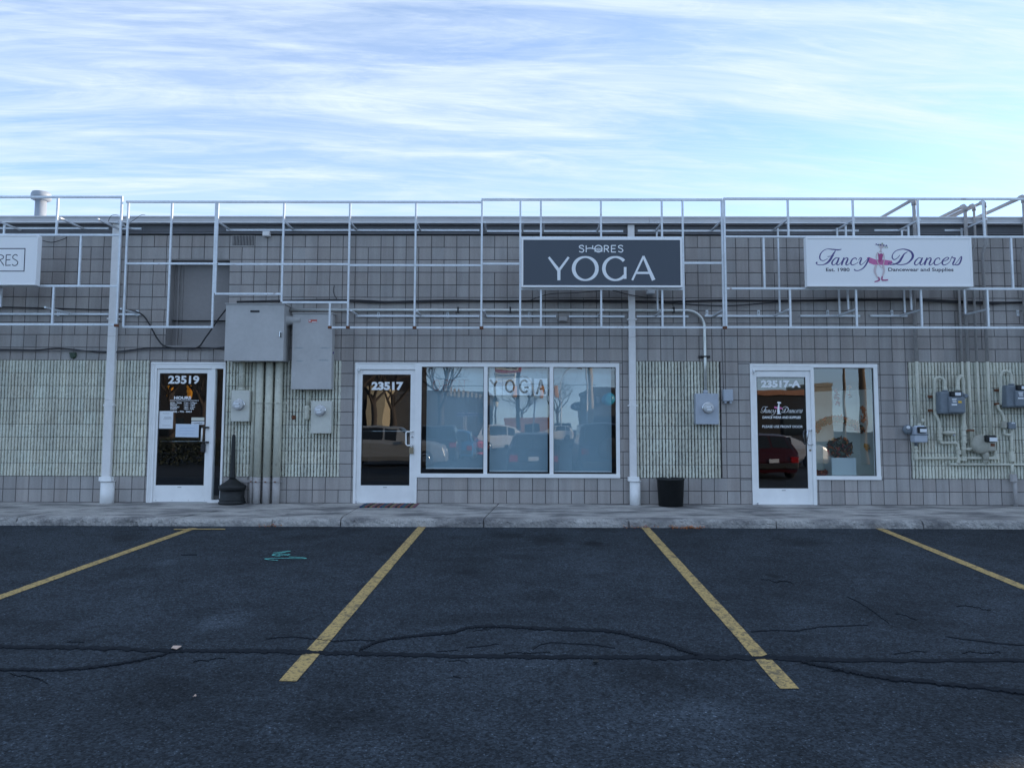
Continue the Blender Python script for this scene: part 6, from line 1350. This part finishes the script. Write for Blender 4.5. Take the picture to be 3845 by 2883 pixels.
for px in (1746, 1753): x = M(px, 1600, -24).x; MB().box(x-.03, x+.03, -24.1, -24.051, asphalt_z(-24), z.z+.05).build('post', 'steel_pole', ss)
# buildings across the road
def block_building(x0, x1, Y, depth, h_, material, label, windows=(), trim=None):
    t = thing('far_building', gl((x0+x1)/2, Y), label, 'building'); z0 = asphalt_z(Y)
    MB().box(x0, x1, Y-depth, Y, z0-.3, z0+h_).build('wall', material, t); MB().box(x0-.1, x1+.1, Y-depth, Y+.12, z0+h_, z0+h_+.35).build('parapet', trim or material, t)
    for (a_, b_, c_, d__) in windows: MB().box(a_, b_, Y+.001, Y+.06, z0+c_, z0+d__).build('window', 'car_glass', t)
    return t
a, z = M(1893, 1577, -85), M(2066, 1630, -85); block_building(a.x, z.x, -85, 12, a.z-asphalt_z(-85), 'brick_orange', 'low orange brick building at the end of the road', [(a.x+3, a.x+5, .8, 2.2), (a.x+7, a.x+9.5, .8, 2.2)])
a, z = M(2224, 1466, -48), M(2420, 1620, -48); tt = block_building(a.x, z.x+6, -48, 14, a.z-asphalt_z(-48), 'grey_clad', 'grey clad phone shop building across the road', [(a.x+2.4, a.x+4.8, 0, 2.4)])
p = M(2282, 1500, -48); MB().lathe((p.x, -47.6, p.z), [(.2, -.3), (.55, -.2), (.6, 0), (.5, .1)], 18, 'Y').build('globe_logo', 'cyan_ball', tt); q = M(2236, 1506, -48); text('AT&T', q.x, p.x-.75, p.z-.35, p.z+.35, -47.8, 'sign_letter', tt, bold=.04, flip=True)
a, z = M(2700, 1437, -30), M(3040, 1600, -30); block_building(a.x, z.x, -30, 14, a.z-asphalt_z(-30)-.9, 'brick_dark', 'brick building coloured dark as if in shade, cornice orange as if sunlit, across from the third door', [(a.x+1.5, a.x+2.6, 1.2, 3.0), (a.x+4.4, a.x+6.0, 1.2, 3.0)], trim='brick_orange')  # shade is put into the wall colour, sunlight into the orange parapet
a, z = M(3056, 1452, -75), M(3120, 1470, -75); block_building(a.x, z.x, -75, 10, a.z-asphalt_z(-75), 'stucco', 'tan flat-roofed building far across the road')
a, z = M(1378, 1466, -46), M(1440, 1600, -46); block_building(a.x, z.x, -46, 12, a.z-asphalt_z(-46), 'cream_wall', 'sunlit cream building behind bare branches', [(z.x-5, z.x-3, 2.5, 4.5)])
a, z = M(1462, 1488, -52), M(1830, 1600, -52); block_building(a.x, z.x, -52, 16, a.z-asphalt_z(-52)+.2, 'grey_clad', 'wide grey building with a row of lit upper windows', [])
x0 = M(1668, 1450, -52).x; ub = thing('roof_sign', (x0, -52, M(1668, 1486, -52).z), 'row of cream sign letters on the wide grey building', 'sign')
for i in range(9):
    pa = M(1672+i*16, 1447+i*4.0, -51.8); pb = M(1672+i*16+9, 1487+i*1.0, -51.8); MB().box(pa.x, pb.x, -51.85, -51.7, pb.z, pa.z).build('sign_letter_block', 'stucco', ub)
a, z = M(560, 1500, -40), M(870, 1600, -40); block_building(a.x-6, z.x, -40, 12, 6.8, 'brick_dark', 'building with tan parapet, raised and darkened to back the first door reflection', [(a.x+1, a.x+3, .8, 2.3)], trim='stucco')  # height and dark colour chosen to darken the first door's reflection
# hedge and bare trees
hg = MB(); rnd = random.Random(9); xa, xb = M(520, 1650, -9).x, M(870, 1650, -9).x
for i in range(5200):
    p = Vector((rnd.uniform(xa-2, xb+1), -9-rnd.uniform(0, 1.1), asphalt_z(-9)+rnd.uniform(0, 1)**.8*1.15)); a_ = Vector((rnd.uniform(-1, 1), rnd.uniform(-1, 1), rnd.uniform(-1, 1))).normalized()*rnd.uniform(.04, .08); q_ = a_.cross(Vector((rnd.uniform(-1, 1), rnd.uniform(-1, 1), rnd.uniform(-1, 1)))).normalized()*a_.length*.6
    hg.quad([p-a_, p+q_, p+a_, p-q_])
tag(hg.build('hedge', 'hedge_leaf', fix=False), 'clipped dark hedge across the lot from the first door', 'hedge', kind='stuff')
def bare_tree(px, Y, h_, label, seed):
    x = M(px, 1600, Y).x; z0 = asphalt_z(Y); t = thing('bare_tree', (x, Y, z0), label, 'tree', 'bare winter trees across the lot'); rr = random.Random(seed); tr = MB(); br = MB()
    tr.tube([(x, Y, z0-.2), (x+.1, Y, z0+h_*.2), (x+.05, Y+.1, z0+h_*.38)], [h_*.025, h_*.02, h_*.016], 9)
    def grow(p, d, l, r_, lev):
        pts = [p]; q = p
        for k in range(3): d = (d+Vector((rr.gauss(0, .16), rr.gauss(0, .16), rr.gauss(.04, .10)))).normalized(); q = q+d*(l/3); pts.append(q)
        br.tube(pts, [r_, r_*.85, r_*.7, r_*.55], 5 if lev < 2 else 3, caps=False)
        if lev < 5:
            for _ in range(rr.choice((2, 3, 3)) if lev < 4 else 2): grow(pts[rr.choice((1, 2, 3, 3))], (d+Vector((rr.gauss(0, .55), rr.gauss(0, .55), rr.gauss(.1, .35)))).normalized(), l*rr.uniform(.62, .82), r_*.55, lev+1)
    for k in range(5): a_ = 2*PI*k/5+rr.random(); grow(Vector((x+.05, Y+.1, z0+h_*rr.uniform(.28, .38))), Vector((math.cos(a_)*.7, math.sin(a_)*.7, .75)).normalized(), h_*.24, h_*.010, 0)
    tr.build('trunk', 'bark', t); br.build('crown', 'bark', t, fix=False)
bare_tree(1330, -15, 9.5, 'wide bare tree across from the second door', 1); bare_tree(1650, -26, 10, 'slender bare tree beside the street name sign', 2); bare_tree(760, -22, 9, 'bare tree behind the clipped hedge', 3); bare_tree(2090, -110, 13, 'far bare tree beyond the road', 4); bare_tree(1960, -118, 13, 'far bare tree behind the orange brick building', 5)
a, z = M(1300, 1440, -60), M(1560, 1600, -60); block_building(a.x, z.x, -60, 10, a.z-asphalt_z(-60)+3, 'brick_dark', 'tall dark block added far behind the wide bare tree to darken the door reflection', [])  # added dark mass standing in for woods, darkens the second door's reflection
bare_tree(1400, -20, 9.0, 'dense bare tree in front of the cream building', 6); bare_tree(1470, -24, 9.5, 'dense bare tree beside the tall dark added block', 7); bare_tree(640, -26, 10, 'bare tree near the side road signal', 8)
